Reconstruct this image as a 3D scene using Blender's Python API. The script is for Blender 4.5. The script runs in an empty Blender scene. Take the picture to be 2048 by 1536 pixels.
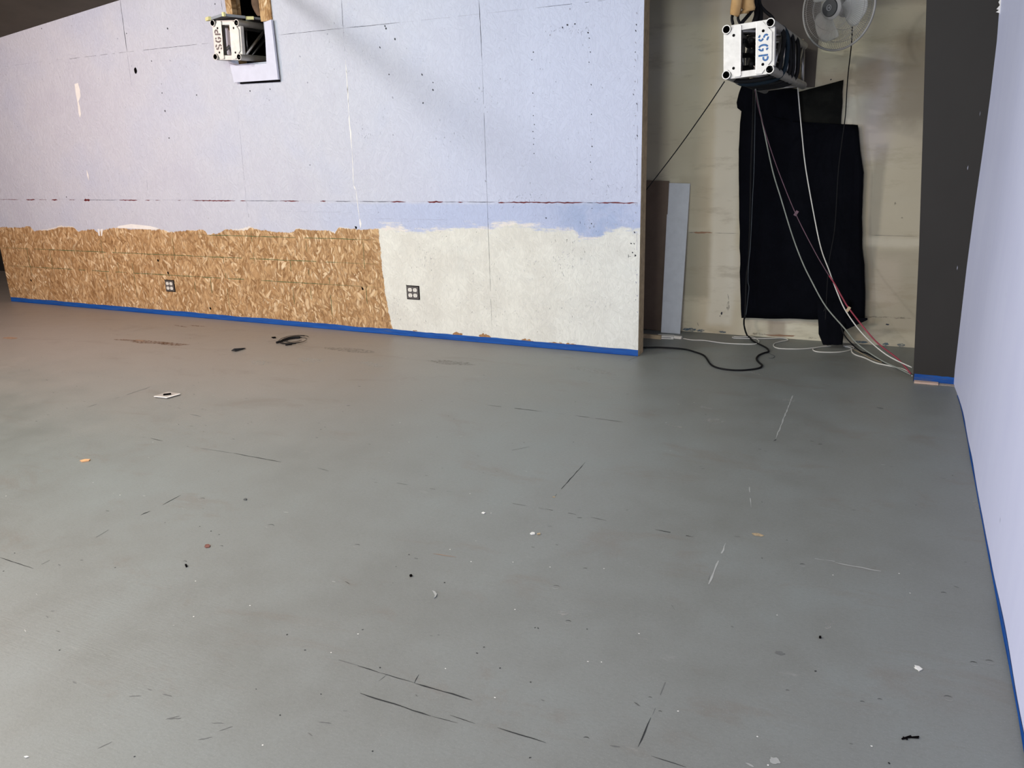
import bpy, bmesh, math, random
from mathutils import Vector, Matrix, noise
random.seed(7)
C = bpy.context.scene.collection
PI = math.pi
# ------------------------------------------------------------------ camera frame (solved from the room's own straight lines)
H = 1.55
F = 1600.62
RV = Vector((0.90324, 0.428165, -0.028845)); UV = Vector((-0.099545, 0.274431, 0.95644)); WV = Vector((-0.41743, 0.861024, -0.290499))
CAM = Vector((0, 0, H))
def ray(x, y): return RV*((x-1024)/F) - UV*((y-768)/F) + WV
def at_y(x, y, Y): d = ray(x, y); return CAM + d*(Y/d.y)
def at_z(x, y, Z=0.0): d = ray(x, y); return CAM + d*((Z-H)/d.z)
YW = 5.557      # painted partition
YB = 6.448      # back wall of the alcove
XR = 0.432      # right wall
XL = -8.872     # left end of the partition
XE = -1.651     # right end of the partition
def top_z(x): return (1.836 + .103*(x/H + 4.156))*H

# ------------------------------------------------------------------ node helpers
def s2l(c):
    return tuple(((v/255)/12.92 if v/255 <= .04045 else ((v/255+.055)/1.055)**2.4) for v in c) + (1,)
class NT:
    def __init__(s, name):
        s.m = bpy.data.materials.new(name); s.m.use_nodes = True
        s.t = s.m.node_tree; s.b = s.t.nodes['Principled BSDF']; s.co = None
    def n(s, typ, **k):
        a = s.t.nodes.new(typ)
        for kk, v in k.items(): setattr(a, kk, v)
        return a
    def put(s, sock, v):
        if isinstance(v, bpy.types.NodeSocket): s.t.links.new(v, sock)
        else: sock.default_value = v
    def math(s, op, a, b=0.0, c=None, clamp=False):
        m = s.n('ShaderNodeMath', operation=op, use_clamp=clamp)
        s.put(m.inputs[0], a); s.put(m.inputs[1], b)
        if c is not None: s.put(m.inputs[2], c)
        return m.outputs[0]
    def coord(s):
        if s.co is None: s.co = s.n('ShaderNodeTexCoord').outputs['Object']
        return s.co
    def xyz(s):
        x = s.n('ShaderNodeSeparateXYZ'); s.put(x.inputs[0], s.coord()); return x.outputs
    def mapping(s, scale=(1,1,1), rot=(0,0,0), loc=(0,0,0), src=None):
        m = s.n('ShaderNodeMapping'); s.put(m.inputs['Vector'], src or s.coord())
        m.inputs['Scale'].default_value = scale; m.inputs['Rotation'].default_value = rot; m.inputs['Location'].default_value = loc
        return m.outputs[0]
    def noise(s, scale=5, detail=4, rough=.5, vec=None, dist=0):
        m = s.n('ShaderNodeTexNoise'); s.put(m.inputs['Vector'], vec or s.coord())
        m.inputs['Scale'].default_value = scale; m.inputs['Detail'].default_value = detail
        m.inputs['Roughness'].default_value = rough; m.inputs['Distortion'].default_value = dist
        return m.outputs[0]
    def voro(s, scale=5, vec=None, feature='F1', rnd=1):
        m = s.n('ShaderNodeTexVoronoi', feature=feature); s.put(m.inputs['Vector'], vec or s.coord())
        m.inputs['Scale'].default_value = scale; m.inputs['Randomness'].default_value = rnd
        return m
    def ramp(s, fac, stops, interp='LINEAR'):
        m = s.n('ShaderNodeValToRGB'); s.put(m.inputs[0], fac); r = m.color_ramp; r.interpolation = interp
        r.elements[0].position, r.elements[0].color = stops[0][0], stops[0][1]
        r.elements[1].position, r.elements[1].color = stops[-1][0], stops[-1][1]
        for p, c in stops[1:-1]:
            e = r.elements.new(p); e.color = c
        return m.outputs[0]
    def step(s, v, a, b):
        m = s.n('ShaderNodeMapRange', interpolation_type='SMOOTHSTEP'); s.put(m.inputs[0], v)
        m.inputs[1].default_value = a; m.inputs[2].default_value = b
        return m.outputs[0]
    def mix(s, f, a, b, typ='MIX'):
        m = s.n('ShaderNodeMix', data_type='RGBA', blend_type=typ); s.put(m.inputs[0], f); s.put(m.inputs[6], a); s.put(m.inputs[7], b)
        return m.outputs[2]
    def attr(s, name): return s.n('ShaderNodeAttribute', attribute_name=name).outputs['Fac']
    def bump(s, h, strength=.3, dist=.01, normal=None):
        m = s.n('ShaderNodeBump'); s.put(m.inputs['Height'], h)
        m.inputs['Strength'].default_value = strength; m.inputs['Distance'].default_value = dist
        if normal is not None: s.put(m.inputs['Normal'], normal)
        return m.outputs[0]
    def out(s, color=None, rough=None, normal=None, metal=None, spec=None, alpha=None):
        if color is not None: s.put(s.b.inputs['Base Color'], color)
        if rough is not None: s.put(s.b.inputs['Roughness'], rough)
        if normal is not None: s.put(s.b.inputs['Normal'], normal)
        if metal is not None: s.put(s.b.inputs['Metallic'], metal)
        if spec is not None: s.put(s.b.inputs['Specular IOR Level'], spec)
        if alpha is not None: s.put(s.b.inputs['Alpha'], alpha)
        return s.m
_simple = {}
def simple(name, c, rough=.6, metal=0, spec=.5, var=.12, scale=18, bump=0.0):
    if name in _simple: return _simple[name]
    k = NT(name); a = s2l(c); n = k.noise(scale, 5, .6)
    lo = tuple(v*(1-var) for v in a[:3])+(1,); hi = tuple(min(1, v*(1+var)) for v in a[:3])+(1,)
    col = k.ramp(n, [(.3, lo), (.7, hi)])
    m = k.out(col, rough, k.bump(n, bump, .004) if bump else None, metal, spec)
    _simple[name] = m; return m

def osb_layers(k):
    """returns (colour, height) of an oriented strand board face lying in the XZ plane"""
    w = k.n('ShaderNodeTexNoise'); w.inputs['Scale'].default_value = 4.5; w.inputs['Detail'].default_value = 2
    k.put(w.inputs['Vector'], k.coord())
    v = k.n('ShaderNodeVectorMath', operation='MULTIPLY_ADD'); k.put(v.inputs[0], w.outputs['Color']); v.inputs[1].default_value = (.11, .0, .11); k.put(v.inputs[2], k.coord())
    stops = [(0, s2l((118, 82, 48))), (.12, s2l((150, 112, 70))), (.42, s2l((180, 141, 97))), (.78, s2l((201, 165, 120))), (.93, s2l((226, 198, 158))), (1, s2l((240, 220, 186)))]
    cols = []; hs = []; pick = []
    for i, (ang, sx, sz) in enumerate(((-.1, 42, 11), (.45, 46, 12), (-.62, 44, 11), (.95, 48, 13), (.1, 84, 19))):
        mp = k.mapping((sx, 1, sz), (0, 0, 0), (i*3.1, 0, i*1.7), k.mapping((1, 0, 1), (0, ang, 0), (0, 0, 0), v.outputs[0]))
        vo = k.voro(1, mp)
        sep = k.n('ShaderNodeSeparateColor'); k.put(sep.inputs[0], vo.outputs['Color'])
        grain = k.noise(1, 3, .6, k.mapping((240, 1, 22), (0, 0, 0), (0, 0, 0), k.mapping((1, 0, 1), (0, ang, 0))))
        edge = k.step(vo.outputs['Distance'], .42, .75)
        f = k.math('ADD', k.math('MULTIPLY', sep.outputs[0], .80), k.math('MULTIPLY', grain, .28))
        cols.append(k.mix(k.math('MULTIPLY', edge, .38), k.ramp(f, stops), s2l((96, 62, 34)))); hs.append(k.math('SUBTRACT', sep.outputs[1], k.math('MULTIPLY', edge, .5)))
        pick.append(sep.outputs[2])
    c = cols[0]; h = hs[0]
    for i in (1, 2, 3, 4):
        f = k.step(pick[i], (0, .58, .62, .78, .74)[i], (0, .60, .64, .80, .76)[i])
        c = k.mix(f, c, cols[i])
        h = k.math('ADD', k.math('MULTIPLY', h, k.math('SUBTRACT', 1, f)), k.math('MULTIPLY', hs[i], f))
    d = k.step(k.noise(40, 4, .75), .60, .70)
    c = k.mix(k.math('MULTIPLY', d, .6), c, s2l((88, 54, 28)))
    return c, h

def mat_wall():
    k = NT('painted_strand_board')
    x, y, z = k.xyz()
    osb, h = osb_layers(k)
    big = k.noise(.9, 3, .55); mid = k.noise(4, 4, .6); fine = k.noise(70, 4, .65)
    lav = k.ramp(k.math('ADD', k.math('MULTIPLY', big, .8), k.math('MULTIPLY', mid, .2)), [(.36, s2l((191, 191, 202))), (.5, s2l((196, 197, 206))), (.64, s2l((190, 193, 207)))])
    lav = k.mix(k.math('MULTIPLY', k.step(k.math('ADD', x, k.math('MULTIPLY', big, .8)), -4.2, -1.8), .9), lav, s2l((193, 199, 218)))
    # fresher, bluer roller pass under the red seam towards the right
    band = k.math('MULTIPLY', k.step(k.math('ADD', z, k.math('MULTIPLY', mid, .04)), 1.13, 1.10), k.step(x, -5.2, -3.2))
    lav = k.mix(k.math('MULTIPLY', band, .8), lav, s2l((176, 186, 213)))
    patch = k.math('MULTIPLY', k.step(x, -2.6, -1.9), k.math('MULTIPLY', k.step(z, 1.13, 1.10), k.step(mid, .38, .62)))
    lav = k.mix(k.math('MULTIPLY', patch, .65), lav, s2l((148, 167, 200)))
    brush = k.noise(1, 5, .7, k.mapping((4, 1, 22)))
    brush2 = k.noise(1, 5, .75, k.mapping((30, 1, 7)))
    # d_paint > 0 above the ragged lower edge of the lavender coat
    dp = k.math('ADD', k.attr('d_paint'), k.math('MULTIPLY', k.math('SUBTRACT', brush2, .5), .05))
    feather = k.math('ADD', k.math('MULTIPLY', k.math('SUBTRACT', brush, .5), .26), dp)
    wht = k.mix(k.step(mid, .35, .65), s2l((216, 213, 201)), s2l((225, 223, 211)))
    wht = k.mix(k.math('MULTIPLY', k.step(k.noise(1, 6, .7, k.mapping((2.0, 1, 3.5))), .5, .72), .30), wht, s2l((204, 206, 200)))
    wht = k.mix(k.math('MULTIPLY', k.step(x, -2.6, -1.75), .35), wht, s2l((220, 223, 219)))
    # white primer over bare board right of the vertical break
    de = k.math('ADD', k.attr('d_edge'), k.math('MULTIPLY', k.math('SUBTRACT', k.noise(14, 4, .7), .5), .05))
    wht = k.mix(k.math('MULTIPLY', k.step(h, .45, .0), .13), wht, s2l((170, 168, 160)))  # strand relief shading put into the primer colour
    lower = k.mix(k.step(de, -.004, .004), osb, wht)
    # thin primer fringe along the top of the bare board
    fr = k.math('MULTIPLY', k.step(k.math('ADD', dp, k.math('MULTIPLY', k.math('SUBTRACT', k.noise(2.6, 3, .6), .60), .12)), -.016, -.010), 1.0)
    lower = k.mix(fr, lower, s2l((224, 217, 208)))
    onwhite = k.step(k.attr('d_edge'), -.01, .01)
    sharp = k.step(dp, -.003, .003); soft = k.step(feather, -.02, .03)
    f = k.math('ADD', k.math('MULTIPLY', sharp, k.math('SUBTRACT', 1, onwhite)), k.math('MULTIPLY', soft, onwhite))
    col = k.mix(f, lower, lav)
    col = k.mix(k.math('MULTIPLY', k.math('MULTIPLY', f, k.step(h, .35, .0)), .07), col, s2l((140, 140, 160)))  # same relief darkening put into the lavender coat
    painted = k.math('MAXIMUM', f, k.step(de, -.004, .004))
    # dark pits where the strands show through the paint
    pit = k.math('MULTIPLY', k.step(k.noise(1, 2, .5, k.mapping((85, 1, 50), (0, .5, 0))), .715, .75), k.step(k.noise(1.8, 3, .6), .44, .62))
    col = k.mix(k.math('MULTIPLY', k.math('MULTIPLY', pit, painted), .65), col, s2l((70, 66, 66)))
    hh = k.math('ADD', k.math('MULTIPLY', h, .6), k.math('MULTIPLY', fine, .5))
    bst = k.bump(hh, .8, .004)
    return k.out(col, k.math('ADD', .5, k.math('MULTIPLY', mid, .12)), bst, 0, .3)

def mat_osb(): 
    k = NT('raw_strand_board'); c, h = osb_layers(k); return k.out(c, .75, k.bump(h, .4, .003), 0, .2)

def mat_floor():
    k = NT('grey_floor_paint')
    x, y, z = k.xyz()
    big = k.noise(.7, 4, .6); mid = k.noise(3.5, 5, .62); fine = k.noise(120, 3, .6)
    grain = k.noise(1, 4, .6, k.mapping((7, 90, 1)), 1.2)
    col = k.ramp(k.math('ADD', k.math('MULTIPLY', big, .6), k.math('MULTIPLY', mid, .4)), [(.35, s2l((114, 116, 111))), (.5, s2l((121, 124, 120))), (.65, s2l((125, 130, 127)))])
    worn = k.math('MULTIPLY', k.step(k.math('ADD', y, k.math('MULTIPLY', mid, 1.2)), 3.0, 5.2), k.step(x, -1.5, -4.2))
    col = k.mix(k.math('MULTIPLY', worn, .75), col, s2l((146, 134, 125)))
    dirt = k.math('MULTIPLY', k.step(k.noise(1.6, 6, .7, k.mapping((1, 2.2, 1)), .6), .54, .70), .35)
    col = k.mix(dirt, col, s2l((112, 102, 92)))
    pale = k.math('MULTIPLY', k.step(k.noise(9, 5, .75, k.mapping((.5, 1.6, 1))), .64, .74), .22)
    col = k.mix(pale, col, s2l((176, 174, 168)))
    roll = k.noise(1, 5, .75, k.mapping((60, 130, 1)))
    col = k.mix(k.math('MULTIPLY', k.step(roll, .42, .66), .16), col, s2l((84, 86, 84)))
    col = k.mix(k.math('MULTIPLY', k.step(k.noise(210, 3, .7), .55, .72), .20), col, s2l((176, 178, 176)))
    ro = k.math('ADD', .36, k.math('MULTIPLY', mid, .22))
    hb = k.math('ADD', k.math('MULTIPLY', fine, .35), k.math('ADD', k.math('MULTIPLY', grain, k.step(k.noise(1.1, 2, .5), .45, .65)), k.math('MULTIPLY', mid, 1.2)))
    return k.out(col, ro, k.bump(hb, .22, .004), 0, .5)

def mat_back():
    k = NT('patched_shaded_beige_drywall')
    x, y, z = k.xyz()
    mid = k.noise(3, 5, .65); big = k.noise(1.1, 4, .6)
    col = k.ramp(big, [(.35, s2l((198, 187, 160))), (.5, s2l((206, 197, 170))), (.65, s2l((212, 204, 182)))])
    def rect(x0, x1, z0, z1, s=.03, jig=.06):
        j = k.math('MULTIPLY', k.math('SUBTRACT', mid, .5), jig); xx = k.math('ADD', x, j); zz = k.math('ADD', z, j)
        a = k.math('MULTIPLY', k.step(xx, x0-s, x0+s), k.step(xx, x1+s, x1-s))
        return k.math('MULTIPLY', a, k.math('MULTIPLY', k.step(zz, z0-s, z0+s), k.step(zz, z1+s, z1-s)))
    def lay(col, m, f, c): return k.mix(k.math('MULTIPLY', m, f), col, s2l(c))
    col = lay(col, rect(-1.34, -1.14, .08, 2.9), .75, (218, 213, 194))
    col = lay(col, rect(-1.60, -1.34, .28, .82), .7, (160, 152, 130))
    col = lay(col, rect(-1.60, -1.36, .84, 1.25), .5, (178, 166, 140))
    col = lay(col, rect(-.34, .60, -.1, 3.2, .08), .55, (168, 158, 140))  # right side darkened: light falloff painted into the wall colour
    col = lay(col, rect(-.19, .30, .10, .72), .6, (160, 150, 130))
    col = lay(col, rect(-.13, .05, .30, .66, .05), .4, (190, 176, 158))
    col = lay(col, rect(-.21, -.13, .35, 1.45, .02), .6, (140, 134, 120))
    col = lay(col, rect(-.26, .30, .74, .80, .02), .5, (206, 198, 178))
    col = lay(col, rect(-.86, -.72, .0, .14, .02), .6, (158, 140, 122))
    col = lay(col, rect(-.32, -.14, 1.35, 2.05, .08, .2), .5, (176, 166, 168))
    col = lay(col, rect(-.14, .3, 1.6, 2.2, .09, .3), .55, (128, 116, 98))  # soft shade of the upper right painted in
    col = lay(col, rect(-.6, -.25, 1.75, 1.98, .05, .3), .5, (176, 156, 130))
    st = k.math('MULTIPLY', k.step(k.noise(1, 5, .7, k.mapping((2.2, 1, 9))), .52, .7), .35)
    col = k.mix(st, col, s2l((150, 138, 114)))
    return k.out(col, .75, k.bump(k.noise(90, 4, .6), .15, .003), 0, .2)

def mat_cloth(name, c, c2):
    k = NT(name); n = k.noise(6, 5, .7); f = k.noise(300, 2, .5)
    return k.out(k.ramp(n, [(.4, s2l(c)), (.75, s2l(c2))]), .95, k.bump(f, .3, .002), 0, .08)

M = {}
M['wall'] = mat_wall(); M['osb'] = mat_osb(); M['floor'] = mat_floor(); M['back'] = mat_back()
M['line'] = simple('dark_seam_grey', (66, 66, 72), .9, spec=.1)  # dark grey of joints, pits, scratches and marker strokes
M['faint'] = simple('faint_seam_grey', (160, 160, 172), .9, spec=.1)
M['red'] = simple('old_red_paint', (104, 30, 34), .8, var=.3)
M['white'] = simple('white_filler', (232, 228, 222), .7, var=.05)
M['green'] = simple('green_guide_ink', (72, 92, 54), .9, var=.25)
M['black'] = simple('black_void', (8, 8, 9), 1, spec=.02)
M['hole'] = simple('drilled_hole_black', (14, 12, 12), 1, spec=.02)
M['rawpatch'] = simple('bare_board_scuff', (158, 118, 78), .9, var=.3, scale=60)
M['crack'] = simple('floor_crack_dark', (52, 54, 54), .9, spec=.1)
M['crackfaint'] = simple('floor_crack_worn', (102, 104, 102), .8, spec=.3)
M['scuff'] = simple('floor_scuff_pale', (158, 160, 156), .7)
M['dent'] = simple('floor_dent_grey', (86, 88, 86), .8, spec=.2)
M['fleck'] = simple('white_paint_fleck', (214, 214, 208), .7)
M['tan'] = simple('worn_tan_plywood', (160, 142, 112), .8, var=.35, scale=60)
M['rust'] = simple('worn_floor_bare', (138, 112, 92), .8, var=.2, scale=40)
M['dark'] = simple('dark_brown_paint', (47, 44, 40), .65, var=.06, scale=3, spec=.3)
M['ceil'] = simple('dark_ceiling', (84, 76, 66), .85, var=.25, scale=1.2, spec=.2)
M['rwall'] = None
M['alu'] = simple('brushed_aluminium', (186, 184, 180), .42, 1, var=.12, scale=30)
M['alup'] = simple('scratched_aluminium_plate', (206, 204, 198), .5, .35, var=.10, scale=22)
M['tubegrey'] = simple('dull_grey_aluminium', (164, 162, 156), .5, .6, var=.15, scale=14)
M['tubein'] = simple('tube_inside_dark', (20, 18, 18), .9, spec=.1)
M['blueink'] = simple('blue_stencil_ink', (62, 108, 160), .7, var=.35, scale=80)
M['brownink'] = simple('faded_grey_stencil_ink', (112, 98, 96), .8, var=.4, scale=90)
M['cable'] = simple('black_rubber', (13, 13, 15), .7, var=.2, spec=.25)
M['greycable'] = simple('grey_cable', (128, 132, 122), .6, var=.2)
M['thin'] = simple('thin_dark_grey_cable', (60, 66, 70), .6, var=.2)
M['whitecable'] = simple('white_cable', (205, 202, 192), .5, var=.1)
M['redcable'] = simple('red_cable', (140, 46, 62), .6, var=.2)
M['mauve'] = simple('dusty_mauve_cable', (92, 66, 76), .6, var=.2)
M['tan_cloth'] = mat_cloth('tan_canvas', (178, 142, 96), (204, 170, 120))
M['brown_cloth'] = mat_cloth('brown_cloth', (96, 78, 64), (130, 106, 88))
M['blackcloth'] = mat_cloth('black_duvetyne', (7, 8, 13), (11, 12, 18))
M['darkcloth'] = mat_cloth('faded_black_cloth', (22, 22, 20), (32, 32, 28))
M['woodedge'] = simple('pine_edge', (178, 156, 124), .8, var=.18, scale=25)
M['brownboard'] = simple('brown_hardboard', (110, 92, 76), .7, var=.1, scale=8)
M['whiteboard'] = simple('white_melamine', (204, 206, 208), .5, var=.05)
M['plate'] = simple('grey_outlet_plate', (84, 78, 74), .5, var=.15)
M['socket'] = simple('ivory_socket', (232, 226, 214), .4, var=.04)
M['foam'] = simple('pale_yellow_foam_edge', (226, 218, 160), .9, var=.1, scale=60)
M['greyfoam'] = simple('grey_board_face', (150, 154, 160), .8, var=.1)
M['fanplast'] = simple('grey_fan_plastic', (140, 138, 134), .5)
M['fandark'] = simple('dark_fan_hub', (24, 24, 26), .5)
M['steel'] = simple('dark_steel_bracket', (48, 46, 46), .5, .6)
M['pink'] = simple('pale_pink_wood', (196, 168, 150), .8, var=.12, scale=30)
def mk_tape():
    k = NT('blue_masking_tape'); n = k.noise(1, 5, .7, k.mapping((5, 5, 60))); d = k.step(k.noise(1, 5, .75, k.mapping((3, 3, 40))), .56, .72)
    c = k.ramp(n, [(.3, s2l((10, 62, 132))), (.7, s2l((26, 88, 164)))])
    return k.out(k.mix(k.math('MULTIPLY', d, .55), c, s2l((92, 98, 100))), .6, None, 0, .3)
M['tape'] = mk_tape()
def mk_rwall():
    k = NT('pale_blue_wall_paint'); n = k.noise(1.2, 4, .6); f = k.noise(1, 4, .6, k.mapping((1, 9, 1.2)))
    c = k.ramp(k.math('ADD', k.math('MULTIPLY', n, .6), k.math('MULTIPLY', f, .4)), [(.35, s2l((212, 216, 242))), (.65, s2l((220, 224, 247)))])
    return k.out(c, .5, k.bump(k.noise(160, 3, .6), .10, .0015), 0, .3)
M['rwall'] = mk_rwall()
def mk_blade():
    k = NT('clear_smoky_blade'); k.b.inputs['Transmission Weight'].default_value = .25
    return k.out(s2l((196, 196, 192)), .35, None, 0, .5, .68)
M['blade'] = mk_blade()
def mk_mark(name, c, alpha_pos=.5, amp=.75):
    k = NT(name); n = k.noise(40, 5, .8)
    return k.out(s2l(c), .8, None, 0, .1, k.math('MULTIPLY', k.step(n, alpha_pos-.10, alpha_pos+.12), amp))
M['stain'] = mk_mark('brown_scrape_on_paint', (118, 86, 66), .5)
M['palestain'] = mk_mark('pale_scrape_on_paint', (176, 174, 168), .54, .5)
M['tealstain'] = mk_mark('old_teal_paint_smear', (84, 104, 118), .42)
M['greystain'] = mk_mark('dusty_grey_smear', (104, 100, 92), .52, .4)

# ------------------------------------------------------------------ object helpers
def obj(name, bm, mats, parent=None, smooth=False):
    me = bpy.data.meshes.new(name)
    bm.normal_update(); bm.to_mesh(me); bm.free()
    for m in (mats if isinstance(mats, (list, tuple)) else [mats]): me.materials.append(m)
    if smooth:
        for p in me.polygons: p.use_smooth = True
    o = bpy.data.objects.new(name, me); C.objects.link(o)
    if parent is not None: 
        o.parent = parent; o.matrix_parent_inverse = parent.matrix_world.inverted()
    return o
def tag(o, label=None, cat=None, group=None, kind=None):
    if label: o['label'] = label
    if cat: o['category'] = cat
    if group: o['group'] = group
    if kind: o['kind'] = kind
    return o
def empty(name, loc, label, cat, group=None):
    o = bpy.data.objects.new(name, None); C.objects.link(o); o.location = loc
    o.empty_display_size = .05; tag(o, label, cat, group)
    o.matrix_world = Matrix.Translation(loc)
    return o
def struct(name, bm, mats, smooth=False): return tag(obj(name, bm, mats, None, smooth), kind='structure')
def box(bm, lo, hi, mi=0, mat=None):
    x0, y0, z0 = lo; x1, y1, z1 = hi
    v = [Vector(p) for p in ((x0,y0,z0),(x1,y0,z0),(x1,y1,z0),(x0,y1,z0),(x0,y0,z1),(x1,y0,z1),(x1,y1,z1),(x0,y1,z1))]
    if mat is not None: v = [mat @ p for p in v]
    v = [bm.verts.new(p) for p in v]
    for f in ((0,3,2,1),(4,5,6,7),(0,1,5,4),(1,2,6,5),(2,3,7,6),(3,0,4,7)):
        bm.faces.new([v[i] for i in f]).material_index = mi
def quad(bm, pts, mi=0):
    f = bm.faces.new([bm.verts.new(p) for p in pts]); f.material_index = mi; return f
def extr(bm, pts, d, mi=0, side=None):
    """prism: polygon pts swept by the vector d"""
    d = Vector(d); a = [bm.verts.new(Vector(p)) for p in pts]; b = [bm.verts.new(Vector(p)+d) for p in pts]
    bm.faces.new(a).material_index = mi; bm.faces.new(list(reversed(b))).material_index = mi
    n = len(a)
    for i in range(n):
        bm.faces.new([a[i], b[i], b[(i+1) % n], a[(i+1) % n]]).material_index = mi if side is None else side
def fix(bm): bmesh.ops.recalc_face_normals(bm, faces=bm.faces[:]); return bm
def smooth_path(pts, n=6):
    pts = [Vector(p) for p in pts]; out = []
    for i in range(len(pts)-1):
        p0 = pts[max(0, i-1)]; p1 = pts[i]; p2 = pts[i+1]; p3 = pts[min(len(pts)-1, i+2)]
        for k in range(n):
            t = k/n; t2 = t*t; t3 = t2*t
            out.append(.5*((2*p1)+(p2-p0)*t+(2*p0-5*p1+4*p2-p3)*t2+(3*p1-p0-3*p2+p3)*t3))
    out.append(pts[-1]); return out
def tube(bm, path, r, seg=8, mi=0, closed=False, cap=True, r2=None):
    path = [Vector(p) for p in path]; n = len(path); rings = []
    up = None
    for i, p in enumerate(path):
        a = path[(i-1) % n] if closed else path[max(0, i-1)]; b = path[(i+1) % n] if closed else path[min(n-1, i+1)]
        t = (b-a)
        if t.length < 1e-9: t = Vector((0, 0, 1))
        t.normalize()
        if up is None: up = Vector((0, 0, 1)) if abs(t.z) < .9 else Vector((1, 0, 0))
        s = t.cross(up)
        if s.length < 1e-6: s = t.cross(Vector((0, 1, 0)))
        s.normalize(); up = s.cross(t).normalized()
        rr = r if r2 is None else r+(r2-r)*i/max(1, n-1)
        rings.append([bm.verts.new(p+(s*math.cos(2*PI*k/seg)+up*math.sin(2*PI*k/seg))*rr) for k in range(seg)])
    for i in range(n if closed else n-1):
        a = rings[i]; b = rings[(i+1) % n]
        for k in range(seg): bm.faces.new([a[k], a[(k+1) % seg], b[(k+1) % seg], b[k]]).material_index = mi
    if cap and not closed:
        bm.faces.new(list(reversed(rings[0]))).material_index = mi; bm.faces.new(rings[-1]).material_index = mi
def hollow(bm, a, b, ro, ri, seg=24, m_out=0, m_in=1):
    a = Vector(a); b = Vector(b); t = (b-a).normalized(); s = t.cross(Vector((0, 0, 1)))
    if s.length < 1e-3: s = Vector((1, 0, 0))
    s.normalize(); u = s.cross(t)
    def ring(c, r): return [bm.verts.new(c+(s*math.cos(2*PI*k/seg)+u*math.sin(2*PI*k/seg))*r) for k in range(seg)]
    oa, ob, ia = ring(a, ro), ring(b, ro), ring(a, ri); ib = ring(a+t*.15, ri)
    for k in range(seg):
        j = (k+1) % seg
        bm.faces.new([oa[k], oa[j], ob[j], ob[k]]).material_index = 2
        bm.faces.new([ia[j], ia[k], ib[k], ib[j]]).material_index = m_in
        bm.faces.new([oa[j], oa[k], ia[k], ia[j]]).material_index = m_out
    bm.faces.new(ib).material_index = m_in; bm.faces.new(ob).material_index = 2

# marks: thin strokes and blots that belong to a surface's own mesh
def stroke(bm, p, q, w, mi, nrm, jit=.25, gaps=0.0, step=.03, taper=True):
    p = Vector(p); q = Vector(q); L = (q-p).length; n = max(2, int(L/step)); t = (q-p).normalized(); s = t.cross(Vector(nrm)).normalized()
    prev = None
    for i in range(n+1):
        f = i/n; c = p.lerp(q, f)+s*random.uniform(-1, 1)*w*jit
        ww = w*random.uniform(.45, 1.1)*(min(1, 5*min(f, 1-f)+.2) if taper else 1)
        if gaps and random.random() < gaps: prev = None; continue
        cur = (bm.verts.new(c-s*ww/2), bm.verts.new(c+s*ww/2))
        if prev: bm.faces.new([prev[0], cur[0], cur[1], prev[1]]).material_index = mi
        prev = cur
def blot(bm, c, rx, ry, ang, mi, nrm, n=14, jit=.25):
    c = Vector(c); nrm = Vector(nrm).normalized()
    ax = Vector((1, 0, 0)); ay = nrm.cross(ax)
    vs = []
    for k in range(n):
        a = 2*PI*k/n; r = 1+random.uniform(-jit, jit); u = math.cos(a)*rx*r; v = math.sin(a)*ry*r
        vs.append(bm.verts.new(c+ax*(u*math.cos(ang)-v*math.sin(ang))+ay*(u*math.sin(ang)+v*math.cos(ang))))
    bm.faces.new(vs).material_index = mi
def crescent(bm, c, r, mi, a0=.3, a1=2.8, w=.25, up=(0,0,1)):
    c = Vector(c); prev = None; n = 10
    for k in range(n+1):
        a = a0+(a1-a0)*k/n; ww = r*w*math.sin(PI*k/n)+.0003
        d = Vector((math.cos(a), math.sin(a), 0)); cur = (bm.verts.new(c+d*(r-ww)), bm.verts.new(c+d*r))
        if prev: bm.faces.new([prev[0], cur[0], cur[1], prev[1]]).material_index = mi
        prev = cur

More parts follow.
